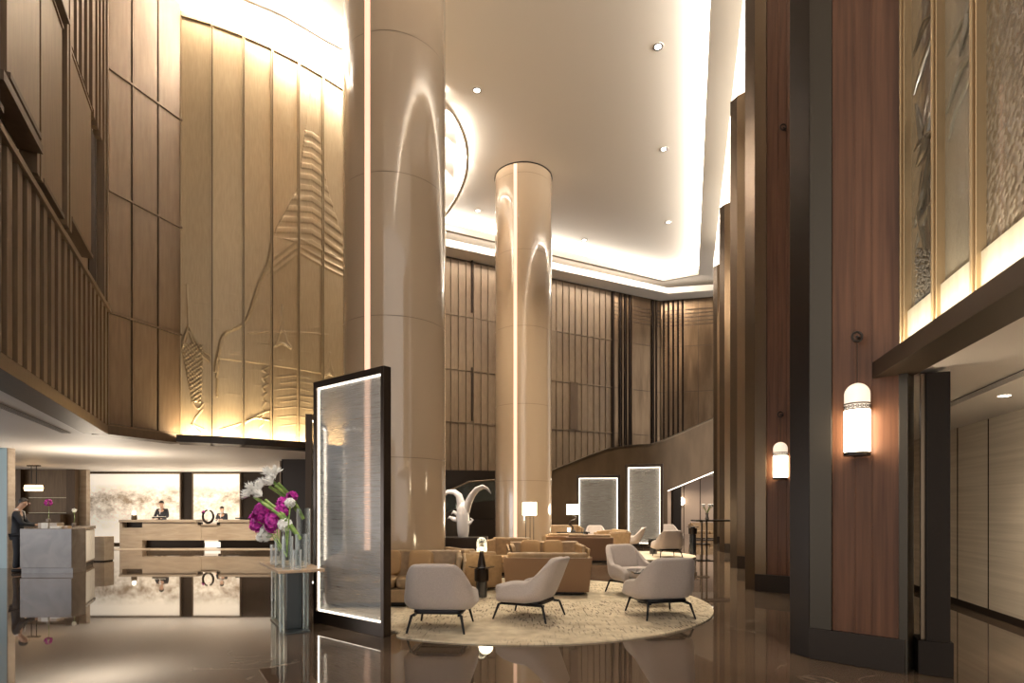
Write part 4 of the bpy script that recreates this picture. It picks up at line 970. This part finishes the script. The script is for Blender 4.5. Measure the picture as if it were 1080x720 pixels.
amaryllis('white amaryllis bunch leaning from the tallest vase, highest of the flowers', [ft(287, 507, 7.4), ft(290, 512, 7.35), ft(284, 513, 7.4), ft(293, 509, 7.3)], e1, [ft(286, 506, 7.4), ft(280, 511, 7.4), ft(292, 499, 7.4), ft(284, 500, 7.35), ft(288, 510, 7.3)])
amaryllis('white amaryllis bunch leaning lowest, with thick green stems', [ft(272, 526, 7.2), ft(276, 530, 7.15), ft(280, 527, 7.2), ft(268, 524, 7.2)], e2, [ft(270, 521, 7.2), ft(263, 523, 7.2), ft(274, 515, 7.2), ft(266, 516, 7.15), ft(276, 523, 7.15)])

# ------------------------------------------------------------------ lantern sconces on the first two pillars
def lantern(label, p, size_w, z0, z1, up, zr):
    t = thing('lantern_sconce', label, 'wall lamp', p, 0, 'hanging opal lanterns on the pillars'); r = size_w / 2; H = z1 - z0
    b = MB(); prof = [(r * .92, z0), (r, z0 + .02), (r, z0 + H * .62)]; b.lathe(prof, 40); b.build('opal_glass', 'white_opal', t, smooth=True, angle=60)
    zb = z0 + H * .62
    b = MB(); b.lathe([(r, zb + .065), (r, z1 - r)] + [(max(.001, r * math.cos(a)), z1 - r + r * math.sin(a)) for a in [math.pi / 2 * i / 8 for i in range(1, 9)]], 40); b.build('opal_dome', 'opal_dim', t, smooth=True, angle=60)
    b = MB(); b.lathe([(r + .005, zb), (r + .005, zb + .012)], 40); b.lathe([(r + .005, zb + .053), (r + .005, zb + .065)], 40); b.lathe([(r + .005, zb + .03), (r + .005, zb + .034)], 40)
    c_ = MB(); c_.lathe([(r - .002, zb + .005), (r - .002, zb + .06)], 40); c_.build('opal_ring', 'opal_dim', t, smooth=True, angle=30)
    b.build('filigree_band', 'bronze_mid', t, smooth=True, angle=30)
    b = MB()
    for k in range(18):
        a = 2 * math.pi * k / 18; c = Vector((math.cos(a) * (r + .001), math.sin(a) * (r + .001), zb + .032)); ta = Vector((-math.sin(a), math.cos(a), 0))
        ps = [tuple(c + ta * .013 * math.cos(s * math.pi / 4) + Vector((0, 0, .013 * math.sin(s * math.pi / 4)))) for s in range(9)]; b.tube(ps, .003, 6)
    b.build('filigree_lattice', 'black', t, smooth=True)
    b = MB(); b.lathe([(r + .006, z0 - .004), (r + .006, z0 + .028)], 40); b.build('bottom_band', 'bronze_dark', t, smooth=True, angle=30)
    b = MB(); b.tube([(0, 0, z1), (0, 0, zr)], .004, 6); b.build('hanging_rod', 'bronze_dark', t, smooth=True)
    b = MB(); ps = [(.045 * math.cos(s * math.pi / 10), 0, zr + .0 + .045 * math.sin(s * math.pi / 10)) for s in range(21)]; b.tube(ps, .011, 10)
    W = Wall((0, 0), (aV.x, aV.y)); b.tube([(0, 0, zr), (-W.n.x * (up), -W.n.y * up, zr)], .012, 10); b.build('ring_bracket', 'bronze_dark', t, smooth=True)
    return t
Wn = Wall((0, 0), (aV.x, aV.y)).n
for i, (px, y1, y0, yr, wpx, lb) in enumerate(((904, 404, 480, 355, 24, 'large opal glass lantern hanging on the broad front pillar'), (823, 466, 505, 437, 14, 'smaller opal glass lantern hanging on the second pillar'))):
    o = A1 + offs[i]; k = ray(px); gap = .12
    base = o + Wn * (-.03 + gap); u = (k * base.y - base.x) / (aV.x - k * aV.y); p = base + aV * u; Y = p.y
    lantern(lb, (p.x, p.y, 0), wpx / F * Y, hz(y0, Y), hz(y1, Y), gap + .02, hz(yr, Y))
# upper ring bracket seen high on the second pillar
base = A1 + offs[1] + Wn * .09; k = ray(826); u = (k * base.y - base.x) / (aV.x - k * aV.y); p = base + aV * u
b = MB(); zr = hz(134, p.y) ; b.tube([(.05 * math.cos(s * math.pi / 10), 0, .05 * math.sin(s * math.pi / 10)) for s in range(21)], .012, 8); b.tube([(0, 0, 0), (-Wn.x * .12, -Wn.y * .12, 0)], .012, 8)
tag(b.build('ring_bracket', 'bronze_dark', loc=(p.x, p.y, zr), smooth=True), 'empty bronze ring bracket high on the second pillar', 'bracket')
# far sconce in the lounge
t = thing('wall_sconce', 'small glowing sconce on the pink beige far lounge wall', 'wall lamp', (ray(719) * 32.9, 32.86, hz(528, 32.9)))
b = MB(); b.lathe([(.02, -.25), (.16, -.15), (.14, .12), (.03, .2)], 20, (0, 0, 0)); b.build('shade', 'shade_lit', t, smooth=True)
b = MB(); b.box(-.05, .05, .0, .13, -.3, -.2); b.build('bracket', 'brass', t)

# corridor fittings
t = thing('downlight', 'round downlight in the low ceiling of the side corridor', 'downlight', (ray(1059) * 1.24 * F / (HY - 417.5), 1.24 * F / (HY - 417.5), 2.738))
b = MB(); b.lathe([(.06, 0), (.065, .012), (.05, .012)], 24, caps=False); b.build('trim_ring', 'ceil', t, smooth=True)
b = MB(); b.lathe([(.049, .003), (.049, .009)], 24); b.build('lens', 'downlight', t)
spot('corridor_beam', (t.location.x, t.location.y, 2.68), (t.location.x + .2, t.location.y, 0), 60, 120, (1, .88, .70), .9)
def slotvent(label, p, q, z, w=.10):
    W = Wall(p, q); b = MB(); W.box(b, 0, W.len, z - .008, z, -w / 2, w / 2, 1)
    for k in range(5): W.box(b, 0, W.len, z - .014, z - .008, -w / 2 + k * w / 4 - .004, -w / 2 + k * w / 4 + .004, 0)
    return tag(b.build('linear_vent', ['ceil_low', 'slot']), label, 'vent')
def cp(x, y, h): Y = (h - EYE) * F / (HY - y); return (ray(x) * Y, Y)
slotvent('long linear air vent in the low ceiling of the side corridor', cp(998, 427.5, 2.75), cp(1110, 379, 2.75), 2.748)
slotvent('long linear air vent in the pale ceiling under the ribbed wall', cp(70, 456, HL), cp(-20, 419, HL), HL - .002, .14)

# ------------------------------------------------------------------ reception
YR = 21.4
def rx(x, Y=YR): return ray(x) * Y
t = thing('reception_desk', 'long beige travertine reception desk before the backlit panels', 'reception desk', (0, YR, 0))
top_z = 1.07
b = MB(); b.box(rx(126), rx(208), -.05, .75, top_z - .09, top_z); b.box(rx(231), rx(332), -.05, .75, top_z - .09, top_z); b.box(rx(208), rx(231), -.02, .75, top_z - .22, top_z - .16); b.build('counter_top', 'travertine', t, bevel=.006)
b = MB(); b.box(rx(126) , rx(129), 0, .7, 0, top_z - .09); b.box(rx(129), rx(150), 0, .7, 0, top_z - .30); b.build('end_block', 'travertine', t, bevel=.006)
b = MB(); b.box(rx(150), rx(212), .0, .12, .30, top_z - .09); b.box(rx(212), rx(228.5), .02, .12, .30, top_z - .22); b.box(rx(228.5), rx(332), 0, .12, .30, top_z - .09); b.build('front_panel', 'travertine', t, bevel=.006)
b = MB(); b.box(rx(150), rx(211), .25, .3, 0, .30); b.box(rx(229), rx(332), .25, .3, 0, .30); b.box(rx(129), rx(150), .25, .3, top_z - .30, top_z - .09); b.box(rx(209), rx(212.5), -.03, .1, top_z - .2, top_z - .09); b.box(rx(229), rx(232), -.03, .1, top_z - .2, top_z - .09); b.build('recess', 'bronze_dark', t)
b = MB(); b.box(rx(212), rx(228.5), .28, .3, .02, .22); b.build('light_strip', 'led_soft', t)
b = MB(); b.box(rx(100), rx(335), -1.0, -.06, .0, .012); tag(b.build('stone_runner', 'travertine', loc=(0, YR, .001)), 'pale stone strip in the floor along the foot of the reception desk', 'floor strip')
# monitor, lamp, ornament on the desk
def desk_pt(x, dy=.3): return (rx(x, YR + dy), YR + dy, top_z + .0005)
t = thing('monitor', 'low monitor in front of the standing clerk on the reception desk', 'monitor', desk_pt(168, .35))
b = MB(); b.box(-.27, .27, -.015, .015, .05, .10 + .02); b.build('screen_back', 'black', t, bevel=.004); b = MB(); b.box(-.1, .1, -.06, .06, 0, .015); b.box(-.02, .02, -.01, .01, .01, .08); b.build('stand', 'black', t)
b = MB(); b.box(-.27, .27, -.02, -.015, .105, .125); b.build('edge_trim', 'paper', t)
t = thing('monitor', 'low dark monitor at the far end of the reception desk by the flowers', 'monitor', desk_pt(262, .35))
b = MB(); b.box(-.5, .3, -.015, .015, .03, .08); b.build('screen_back', 'black', t, bevel=.004); b = MB(); b.box(-.1, .1, -.06, .06, 0, .03); b.build('stand', 'black', t)
t = thing('table_lamp', 'small glowing lamp with a dark base at the end of the reception desk', 'table lamp', desk_pt(141.5, .2))
b = MB(); b.lathe([(.09, 0), (.1, .05), (.09, .17), (.05, .19)], 20); b.build('lamp_base', 'bronze_mid', t, smooth=True)
b = MB(); b.sphere((0, 0, .26), .07, 16, 10, 0, (1, 1, 1.2)); b.build('glow_globe', 'shade_lit', t, smooth=True)
t = thing('floral_ring', 'dark ring ornament with a pink bloom on the lowered middle of the desk', 'ornament', (rx(219.5, YR + .25), YR + .25, top_z - .135))
b = MB(); b.tube([(.20 * math.cos(a), 0, .26 + .24 * math.sin(a)) for a in [R(100 + 330 * i / 24) for i in range(25)]], [.03 + .015 * math.sin(i * .13) for i in range(25)], 12); b.box(-.08, .08, -.05, .05, 0, .03); b.build('ring', 'bronze_dark', t, smooth=True)
b = MB(); blossoms(b, (-.18, 0, .42), .06, 14, rnd, .03); b.build('petals', 'magenta', t)
# backlit panels and the dark wall between
YB = 23.6
b = MB(); b.box(-22, -4.8, YB + .05, YB + .25, 0, 3.02); struct(b.build('wall_reception', 'bronze_dark'))
for (x0, x1, mname, lb) in ((89.5, 190.5, 'lightwall_a', 'wide backlit glass panel with a misty ink landscape behind the male clerk'), (204.5, 253.5, 'lightwall_b', 'narrower backlit glass panel with a misty ink landscape behind the seated clerk')):
    t = thing('backlit_panel', lb, 'light panel', (rx(x0, YB), YB, 0), 0, 'backlit reception panels'); w_ = rx(x1, YB) - rx(x0, YB)
    b = MB(); b.box(0, w_, -.04, .0, .08, 2.93); b.build('glass_panel', mname, t)
    b = MB(); b.box(-.05, 0, -.07, .04, 0, 3.0); b.box(w_, w_ + .05, -.07, .04, 0, 3.0); b.box(0, w_, -.07, .04, 2.93, 3.0); b.box(0, w_, -.07, .04, 0, .08); b.build('frame', 'bronze_mid', t)
# blocks right of the reception
b = MB(); b.box(rx(297, 17.6), rx(345, 17.6), 17.6, 18.8, 0, HL); struct(b.build('wall_reception_pier', 'bronze_dark'))
b = MB(); b.box(rx(297, 17.6) - .04, rx(297, 17.6), 17.55, 18.8, 0, HL - .05); struct(b.build('trim_reception_pier', 'bronze_mid'))
# cabinetry left of the panels
b = MB(); b.box(-22, rx(81, 22.2), 22.2, 22.4, 0, 3.02, 0)
for x0, x1 in ((14, 24), (72, 81)): b.box(rx(x0, 22.1), rx(x1, 22.1), 22.0, 22.2, 0, 3.02, 1)
for y in (541, 525): b.box(rx(30, 22.1), rx(72, 22.1), 22.1, 22.2, hz(y, 22.1), hz(y, 22.1) + .03, 2)
b.box(rx(24, 22.1), rx(72, 22.1), 21.7, 22.2, 0, hz(542, 22.1), 1)
struct(b.build('wall_bar', ['panel', 'panel_dark', 'gold_sill']))
b = MB(); b.box(rx(81, 22.2), rx(89, 22.2), 22.3, 22.5, 0, 3.02); struct(b.build('wall_bar_side', 'travertine'))
# oval pendant
t = thing('pendant_lamp', 'oval amber crystal pendant lamp hanging from two rods above the counter', 'pendant lamp', (rx(35.5, 20), 20, 0))
zc = hz(514.5, 20)
b = MB(); b.lathe([(.30, zc - .1), (.33, zc), (.30, zc + .1)], 40, sy=.45); b.build('crystal_drum', 'amber_lit', t, smooth=True)
b = MB(); b.lathe([(.34, zc - .015), (.345, zc), (.34, zc + .015)], 40, sy=.46); b.build('band', 'brass', t, smooth=True)
for x in (-.08, .1): b = MB(); b.tube([(x, 0, zc + .1), (x, 0, HL)], .012, 8); b.build('rod', 'black', t, smooth=True)
b = MB(); b.box(-.2, .22, -.05, .05, HL - .04, HL - .001); b.build('ceiling_plate', 'black', t)

# concierge counter on the left
t = thing('concierge_counter', 'grey marble concierge counter with the man in the suit at its end', 'counter', (-11.42, 13.2, 0))
b = MB(); b.box(0, 1.2, 0, .45, .12, 1.03); b.build('stone_body', 'stone', t, bevel=.006)
b = MB(); b.box(.0, 1.2, .04, .45, 0, .12); b.build('plinth', 'stone', t)
b = MB(); b.box(.25, .7, .2, .42, 1.03, 1.16); b.build('raised_ledge', 'travertine', t, bevel=.006)
cr = thing('side_counter', 'pale panelled counter running back from the grey marble counter', 'counter', (-10.60, 13.95, 0), math.atan2(.88, -.46) - math.pi / 2)
b = MB(); b.box(-.55, 0, 0, 1.9, .1, .95); b.build('counter_body', 'travertine', cr, bevel=.006)
b = MB(); b.box(-.57, .03, -.03, 1.93, .95, 1.03); b.build('counter_top', 'stone', cr, bevel=.006)
b = MB()
for k in range(6): b.box(0.001, .012, .1 + k * .3, .1 + k * .3 + .28, .14, .93)
b.build('white_panelling_slats', 'paper', cr)
b = MB(); b.box(-.5, -.02, .05, 1.85, 0, .1); b.build('plinth', 'bronze_dark', cr)
t = thing('display_pedestal', 'short stone pedestal at the end of the pale panelled counter', 'pedestal', (-11.77, 16.2, 0))
b = MB(); b.box(-.1, .3, -.2, .2, .03, .70); b.build('body', 'travertine', t, bevel=.006); b = MB(); b.box(-.08, .28, -.18, .18, 0, .03); b.build('foot', 'bronze_dark', t)
# things on the counter
def sbox(name, label, cat_, x, dy, w, d, h, m, Y=13.3, z=1.0305):
    Yp = Y + dy; b = MB(); b.box(-w / 2, w / 2, -d / 2, d / 2, 0, h); b.build_ = None
    return tag(b.build(name, m, loc=(ray(x) * Yp, Yp, z), bevel=.004), label, cat_)
sbox('leaflet_stand', 'white leaflet stand on the grey marble counter beside the pink flower', 'leaflet stand', 48, 0.10, .16, .06, .13, 'paper')
sbox('card_tray', 'low cream card tray on the grey marble counter', 'tray', 60, 0.12, .24, .12, .05, 'paper')
sbox('stationery_box', 'small brown stationery box on the grey marble counter', 'box', 70, 0.2, .16, .12, .06, 'tabletop')
def stemflower(label, x, Y, z, h, matn, r):
    t = thing('orchid_pot', label, 'flower pot', (ray(x) * Y, Y, z))
    b = MB(); b.lathe([(.03, 0), (.045, .03), (.04, .09), (.03, .1)], 18); b.build('pot', 'stone', t, smooth=True)
    b = MB(); b.tube([(0, 0, .08), (.02, 0, h * .6), (-.01, 0, h)], .005, 6); b.build('stem', 'green', t)
    b = MB(); blossoms(b, (0, 0, h), r, 16, rnd, .03); b.build('petals', matn, t)
stemflower('pink orchid in a small pot on the raised ledge of the marble counter', 51, 13.52, 1.1605, .48, 'magenta', .07)
stemflower('single white bloom in a slim pot on the pale panelled counter', 78, 14.6, 1.0305, .42, 'whitepetal', .03)

# tall clad pier at the picture's edge, daylight blue put into its colour
b = MB(); b.box(-16.0, -12.69, 14.3, 14.49, 0, HL); struct(b.build('wall_entrance_pier', 'daylit_blue'))
b = MB(); b.box(-12.69, -12.66, 14.29, 14.5, 0, HL); struct(b.build('trim_entrance_pier', 'travertine'))

# ------------------------------------------------------------------ people
def skinmesh(name, verts, edges, radii, m, parent, root=0, sub=2):
    me = bpy.data.meshes.new(name); bm = bmesh.new(); lay = bm.verts.layers.skin.verify(); vs = []
    for i, (p, r) in enumerate(zip(verts, radii)):
        v = bm.verts.new(p); v[lay].radius = r if isinstance(r, tuple) else (r, r); v[lay].use_root = (i == root); vs.append(v)
    for a, c in edges: bm.edges.new((vs[a], vs[c]))
    bm.to_mesh(me); bm.free(); me.materials.append(M[m]); o = bpy.data.objects.new(name, me); COL.objects.link(o); o.parent = parent
    s = o.modifiers.new('skin', 'SKIN'); s.use_smooth_shade = True; u = o.modifiers.new('sub', 'SUBSURF'); u.levels = u.render_levels = sub; return o
def person(label, loc, rz, h, armpose, head_tilt=0.0, longhair=False, legs=True):     # faces local -Y
    k = h / 1.75; t = thing('person', label, 'person', loc, rz, None)
    V = []; E = []; Rd = []
    def add(p, r, par=None):
        V.append(tuple(Vector(p) * k)); Rd.append(tuple(x * k for x in r) if isinstance(r, tuple) else r * k)
        if par is not None: E.append((par, len(V) - 1))
        return len(V) - 1
    hy = -.03 - head_tilt * .08
    pel = add((0, 0, .94), (.135, .105)); sp_ = add((0, 0, 1.12), (.125, .09), pel); ch = add((0, .0, 1.32), (.15, .10), sp_); nk = add((0, 0, 1.48), .055, ch); nk2 = add((0, -.015 - head_tilt * .03, 1.54), .052, nk)
    hd = add((0, hy, 1.62), (.075, .088), nk2); ht = add((0, hy + .01, 1.70), (.066, .075), hd)
    hands = []
    for s in (-1, 1):
        sh = add((s * .17, 0, 1.40), .055, ch); el = add(Vector(armpose[0]) * Vector((s, 1, 1)) if False else (s * armpose[0][0], armpose[0][1], armpose[0][2]), .042, sh)
        wr = add((s * armpose[1][0], armpose[1][1], armpose[1][2]), .027, el); hands.append((s, Vector(V[wr]), Vector(V[el]), wr))
        d = (Vector(V[wr]) - Vector(V[el])).normalized() / k; w = Vector(V[wr]) / k; pa = add(w + d * .06, (.034, .018), wr)
        side = Vector((1, 0, 0))
        for q, l in enumerate((.065, .075, .07, .055)):
            o_ = side * (q - 1.5) * .02; a_ = add(w + d * .10 + o_, .0085, pa); b_ = add(w + d * (.10 + l * .55) + o_ + Vector((0, 0, -.012)), .008, a_); add(w + d * (.10 + l * .9) + o_ + Vector((0, 0, -.03)), .007, b_)
        th = add(w + d * .04 + side * (-s) * .035, .010, pa); add(w + d * .075 + side * (-s) * .05 + Vector((0, 0, -.01)), .008, th)
    if legs:
        for s in (-1, 1):
            hp = add((s * .085, 0, .86), .085, pel); kn = add((s * .095, -.01, .48), .058, hp); an = add((s * .10, .02, .09), .04, kn); add((s * .105, -.13, .045), (.042, .03), an)
    skinmesh('body', V, E, Rd, 'skin', t)
    # face
    b = MB(); hc = Vector((0, hy, 1.63)) * k
    b.tube([hc + Vector((0, -.078, .02)) * k, hc + Vector((0, -.104, -.012)) * k], [.008 * k, .014 * k], 8); b.build('nose', 'skin', t, smooth=True)
    for s in (-1, 1): b = MB(); b.sphere(hc + Vector((s * .03, -.082, .02)) * k, .010 * k, 8, 6, 0, (1.3, .6, .8)); b.build('eye', 'hair', t, smooth=True)
    for s in (-1, 1): b = MB(); b.sphere(hc + Vector((s * .078, .0, .005)) * k, .022 * k, 8, 6, 0, (.4, .7, 1.2)); b.build('ear', 'skin', t, smooth=True)
    b = MB(); b.sphere(hc + Vector((0, -.085, -.04)) * k, .018 * k, 8, 6, 0, (1.2, .4, .35)); b.build('mouth', 'red', t, smooth=True)
    b = MB()
    cap = [(math.sin(a) * .096 * k, math.cos(a) * .098 * k) for a in [R(2 + 9.6 * i) for i in range(10)]]
    T0 = b.T; b.T = Matrix.Translation(hc + Vector((0, .018, .035)) * k) @ Matrix.Rotation(R(-22), 4, 'X'); b.lathe(cap[::-1], 24, sx=.86, sy=1.0); b.T = T0
    if longhair: b.sphere(hc + Vector((0, .07, -.03)) * k, .06 * k, 12, 8)
    b.build('hair', 'hair', t, smooth=True, angle=70)
    # jacket over torso and arms
    V2 = []; E2 = []; R2 = []
    def a2_(p, r, par=None):
        V2.append(tuple(Vector(p) * k)); R2.append(tuple(x * k for x in r) if isinstance(r, tuple) else r * k)
        if par is not None: E2.append((par, len(V2) - 1))
        return len(V2) - 1
    j0 = a2_((0, 0, .93), (.162, .128)); j0b = a2_((0, 0, .80), (.168, .13), j0); j1 = a2_((0, 0, 1.12), (.145, .108), j0); j2 = a2_((0, 0, 1.32), (.168, .118), j1); j3 = a2_((0, .01, 1.445), (.085, .07), j2)
    for s in (-1, 1):
        sh = a2_((s * .18, 0, 1.40), .066, j2); el = a2_((s * armpose[0][0], armpose[0][1], armpose[0][2]), .053, sh); a2_((s * armpose[1][0], armpose[1][1], armpose[1][2]), .038, el)
    skinmesh('jacket', V2, E2, R2, 'suit', t)
    b = MB(); b.add([Vector(p) * k for p in ((-.035, -.128, 1.43), (.035, -.128, 1.43), (.0, -.15, 1.22), (-.035, -.06, 1.47), (.035, -.06, 1.47))], [(0, 2, 1), (3, 0, 1, 4)]); b.build('shirt_front', 'shirt', t)
    b = MB(); b.lathe([(.062 * k, 1.455 * k), (.060 * k, 1.50 * k)], 20, (0, -.0, 0)); b.build('collar', 'shirt', t, smooth=True)
    if legs:
        V3 = [tuple(Vector(p) * k) for p in ((0, 0, .92), (.09, 0, .84), (.10, -.01, .48), (.105, .02, .08), (-.09, 0, .84), (-.10, -.01, .48), (-.105, .02, .08))]
        skinmesh('trousers', V3, [(0, 1), (1, 2), (2, 3), (0, 4), (4, 5), (5, 6)], [(.14 * k, .11 * k), .098 * k, .072 * k, .062 * k, .098 * k, .072 * k, .062 * k], 'suit', t)
        for s in (-1, 1): b = MB(); b.pillowbox((s * .105 * k, -.05 * k, .045 * k), (.10 * k, .29 * k, .09 * k), 3.5, 20, 10); b.build('shoe', 'black', t, smooth=True)
    return t
person('person in a dark suit looking down at the end of the grey marble counter', (-11.66, 13.42, 0), R(118), 1.74, ((.22, -.14, 1.14), (.13, -.36, 1.12)), 1.2)
person('person in a dark uniform standing behind the reception monitor', (rx(169.5, 22.5), 22.6, 0), R(0), 1.80, ((.25, -.06, 1.13), (.15, -.28, 1.10)), .5)
person('person in black with tied back hair behind the lowered part of the desk', (rx(233, 22.5), 22.6, 0), R(0), 1.58, ((.23, -.06, 1.14), (.14, -.28, 1.18)), .2, True)

# ------------------------------------------------------------------ hall behind the viewer, entrance daylight
w = scn.world = bpy.data.worlds.new('sky'); w.use_nodes = True
w.node_tree.nodes['Background'].inputs[0].default_value = (1.0, .93, .85, 1); w.node_tree.nodes['Background'].inputs[1].default_value = .9

# lighting of the place
def down(name, x, y, z, e, ang=75, col=(1, .84, .62), tgt=None): return spot(name, (x, y, z), tgt or (x, y, 0), e, ang, col, .8, .06)
for x, y in ((-13.6, 19.6), (-11.4, 19.6), (-9.2, 19.6), (-9.0, 15)): down('reception_fill_spot', x, y, 2.98, 260, 130)  # added spots with no fixtures, brightening the desk front
down('concierge_fill_spot', -11.0, 12.6, 2.98, 40, 120)  # unseen extra spot added over the concierge counter, no fixture
o_, _ = area('entrance_daylight', (-15.5, 5, 1.3), (9, 2.4), 170, (.86, .91, 1)); o_.rotation_euler = (R(90), 0, R(-90))
o_, _ = area('desk_ceiling_fill', (-11.5, 22.3, .9), (8, 1.2), 150, (1, .86, .68)); o_.rotation_euler = (R(180), 0, 0)  # sheet lamp added behind the desk to brighten the low ceiling
o_, _ = area('counter_ceiling_fill', (-11, 15.2, 1.2), (1, .5), 70, (1, .86, .68)); o_.rotation_euler = (R(180), 0, 0)  # hidden lamp put behind the counters to lift the ceiling above
for x, y in ((3.9, 3.6), (3.3, 1.0)):                                    # unseen lamps added out of view to brighten the straw wall
    o_, l_ = area('corridor_wall_fill', (x, y, 2.70), (.3, 1.2), 85, (1, .88, .7), spread=95); o_.rotation_euler = Vector((.85, .50, -.40)).to_track_quat('-Z', 'Y').to_euler()
for x in (8.6, 10.2, 12): down('lounge_fill_spot', x, 31.8, 3.3, 90, 130)  # spots without fixtures, added because the far wall was too dark
down('sculpture_spot', PX + .6, PY - 3, HC - .1, 2600, 12, (1, .9, .8), (PX, PY, 1.3))
for w_, s_ in ((RW, 1),):                                                # wash along the foot of the relief glass
    a_, c_ = w_.P(ux[0], .16, 0), w_.P(ux[4], .16, 0); strip_light('relief_uplight', a_, c_, 2.90, .04, 6, (1, .90, .74), Vector((0, 0, 1)) - w_.n * .25)
strip_light('pillar_top_uplight', (4.6, 9.5), (8.9, 23.5), 12.0, .1, 3, (1, .88, .7), Vector((-.35, .1, 1)))
down('flower_fill_spot', -3.6, 6.3, HC - .1, 2200, 14, (1, .93, .84), (-2.9, 7.25, 1.2))  # extra unseen spot put in so the white flowers read brighter
# floor and table lamps
def glow(name, p, e, col=(1, .78, .5), r=.12):
    l = bpy.data.lights.new(name, 'POINT'); l.energy = e; l.color = col; l.shadow_soft_size = r; o = bpy.data.objects.new(name, l); COL.objects.link(o); o.location = p
glow('floor_lamp_glow', (.51, 16.3, 1.15), 25); glow('table_lamp_glow', (ray(604) * 20.6 - .0, 20.2, 1.45), 25); glow('dome_lamp_glow', (-.44, 9.55, .82), 5)

# ------------------------------------------------------------------ camera, view
cam = bpy.data.cameras.new('camera'); cam.lens = 20; cam.sensor_width = 36; cam.sensor_fit = 'HORIZONTAL'; cam.shift_y = (HY - 360) / 1080; cam.clip_start = .05; cam.clip_end = 200
co = bpy.data.objects.new('camera', cam); COL.objects.link(co); co.location = (0, 0, EYE); co.rotation_euler = (R(90), 0, 0); scn.camera = co
vs_ = scn.view_settings; vs_.view_transform = 'Standard'; vs_.look = 'None'; vs_.gamma = 1; vs_.use_curve_mapping = False; vs_.exposure = 0.72
cy = scn.cycles; cy.max_bounces = 8; cy.diffuse_bounces = 4; cy.glossy_bounces = 4; cy.transmission_bounces = 8; cy.transparent_max_bounces = 8; cy.sample_clamp_indirect = 6; cy.use_denoising = True; cy.caustics_reflective = False; cy.caustics_refractive = False; cy.blur_glossy = .5
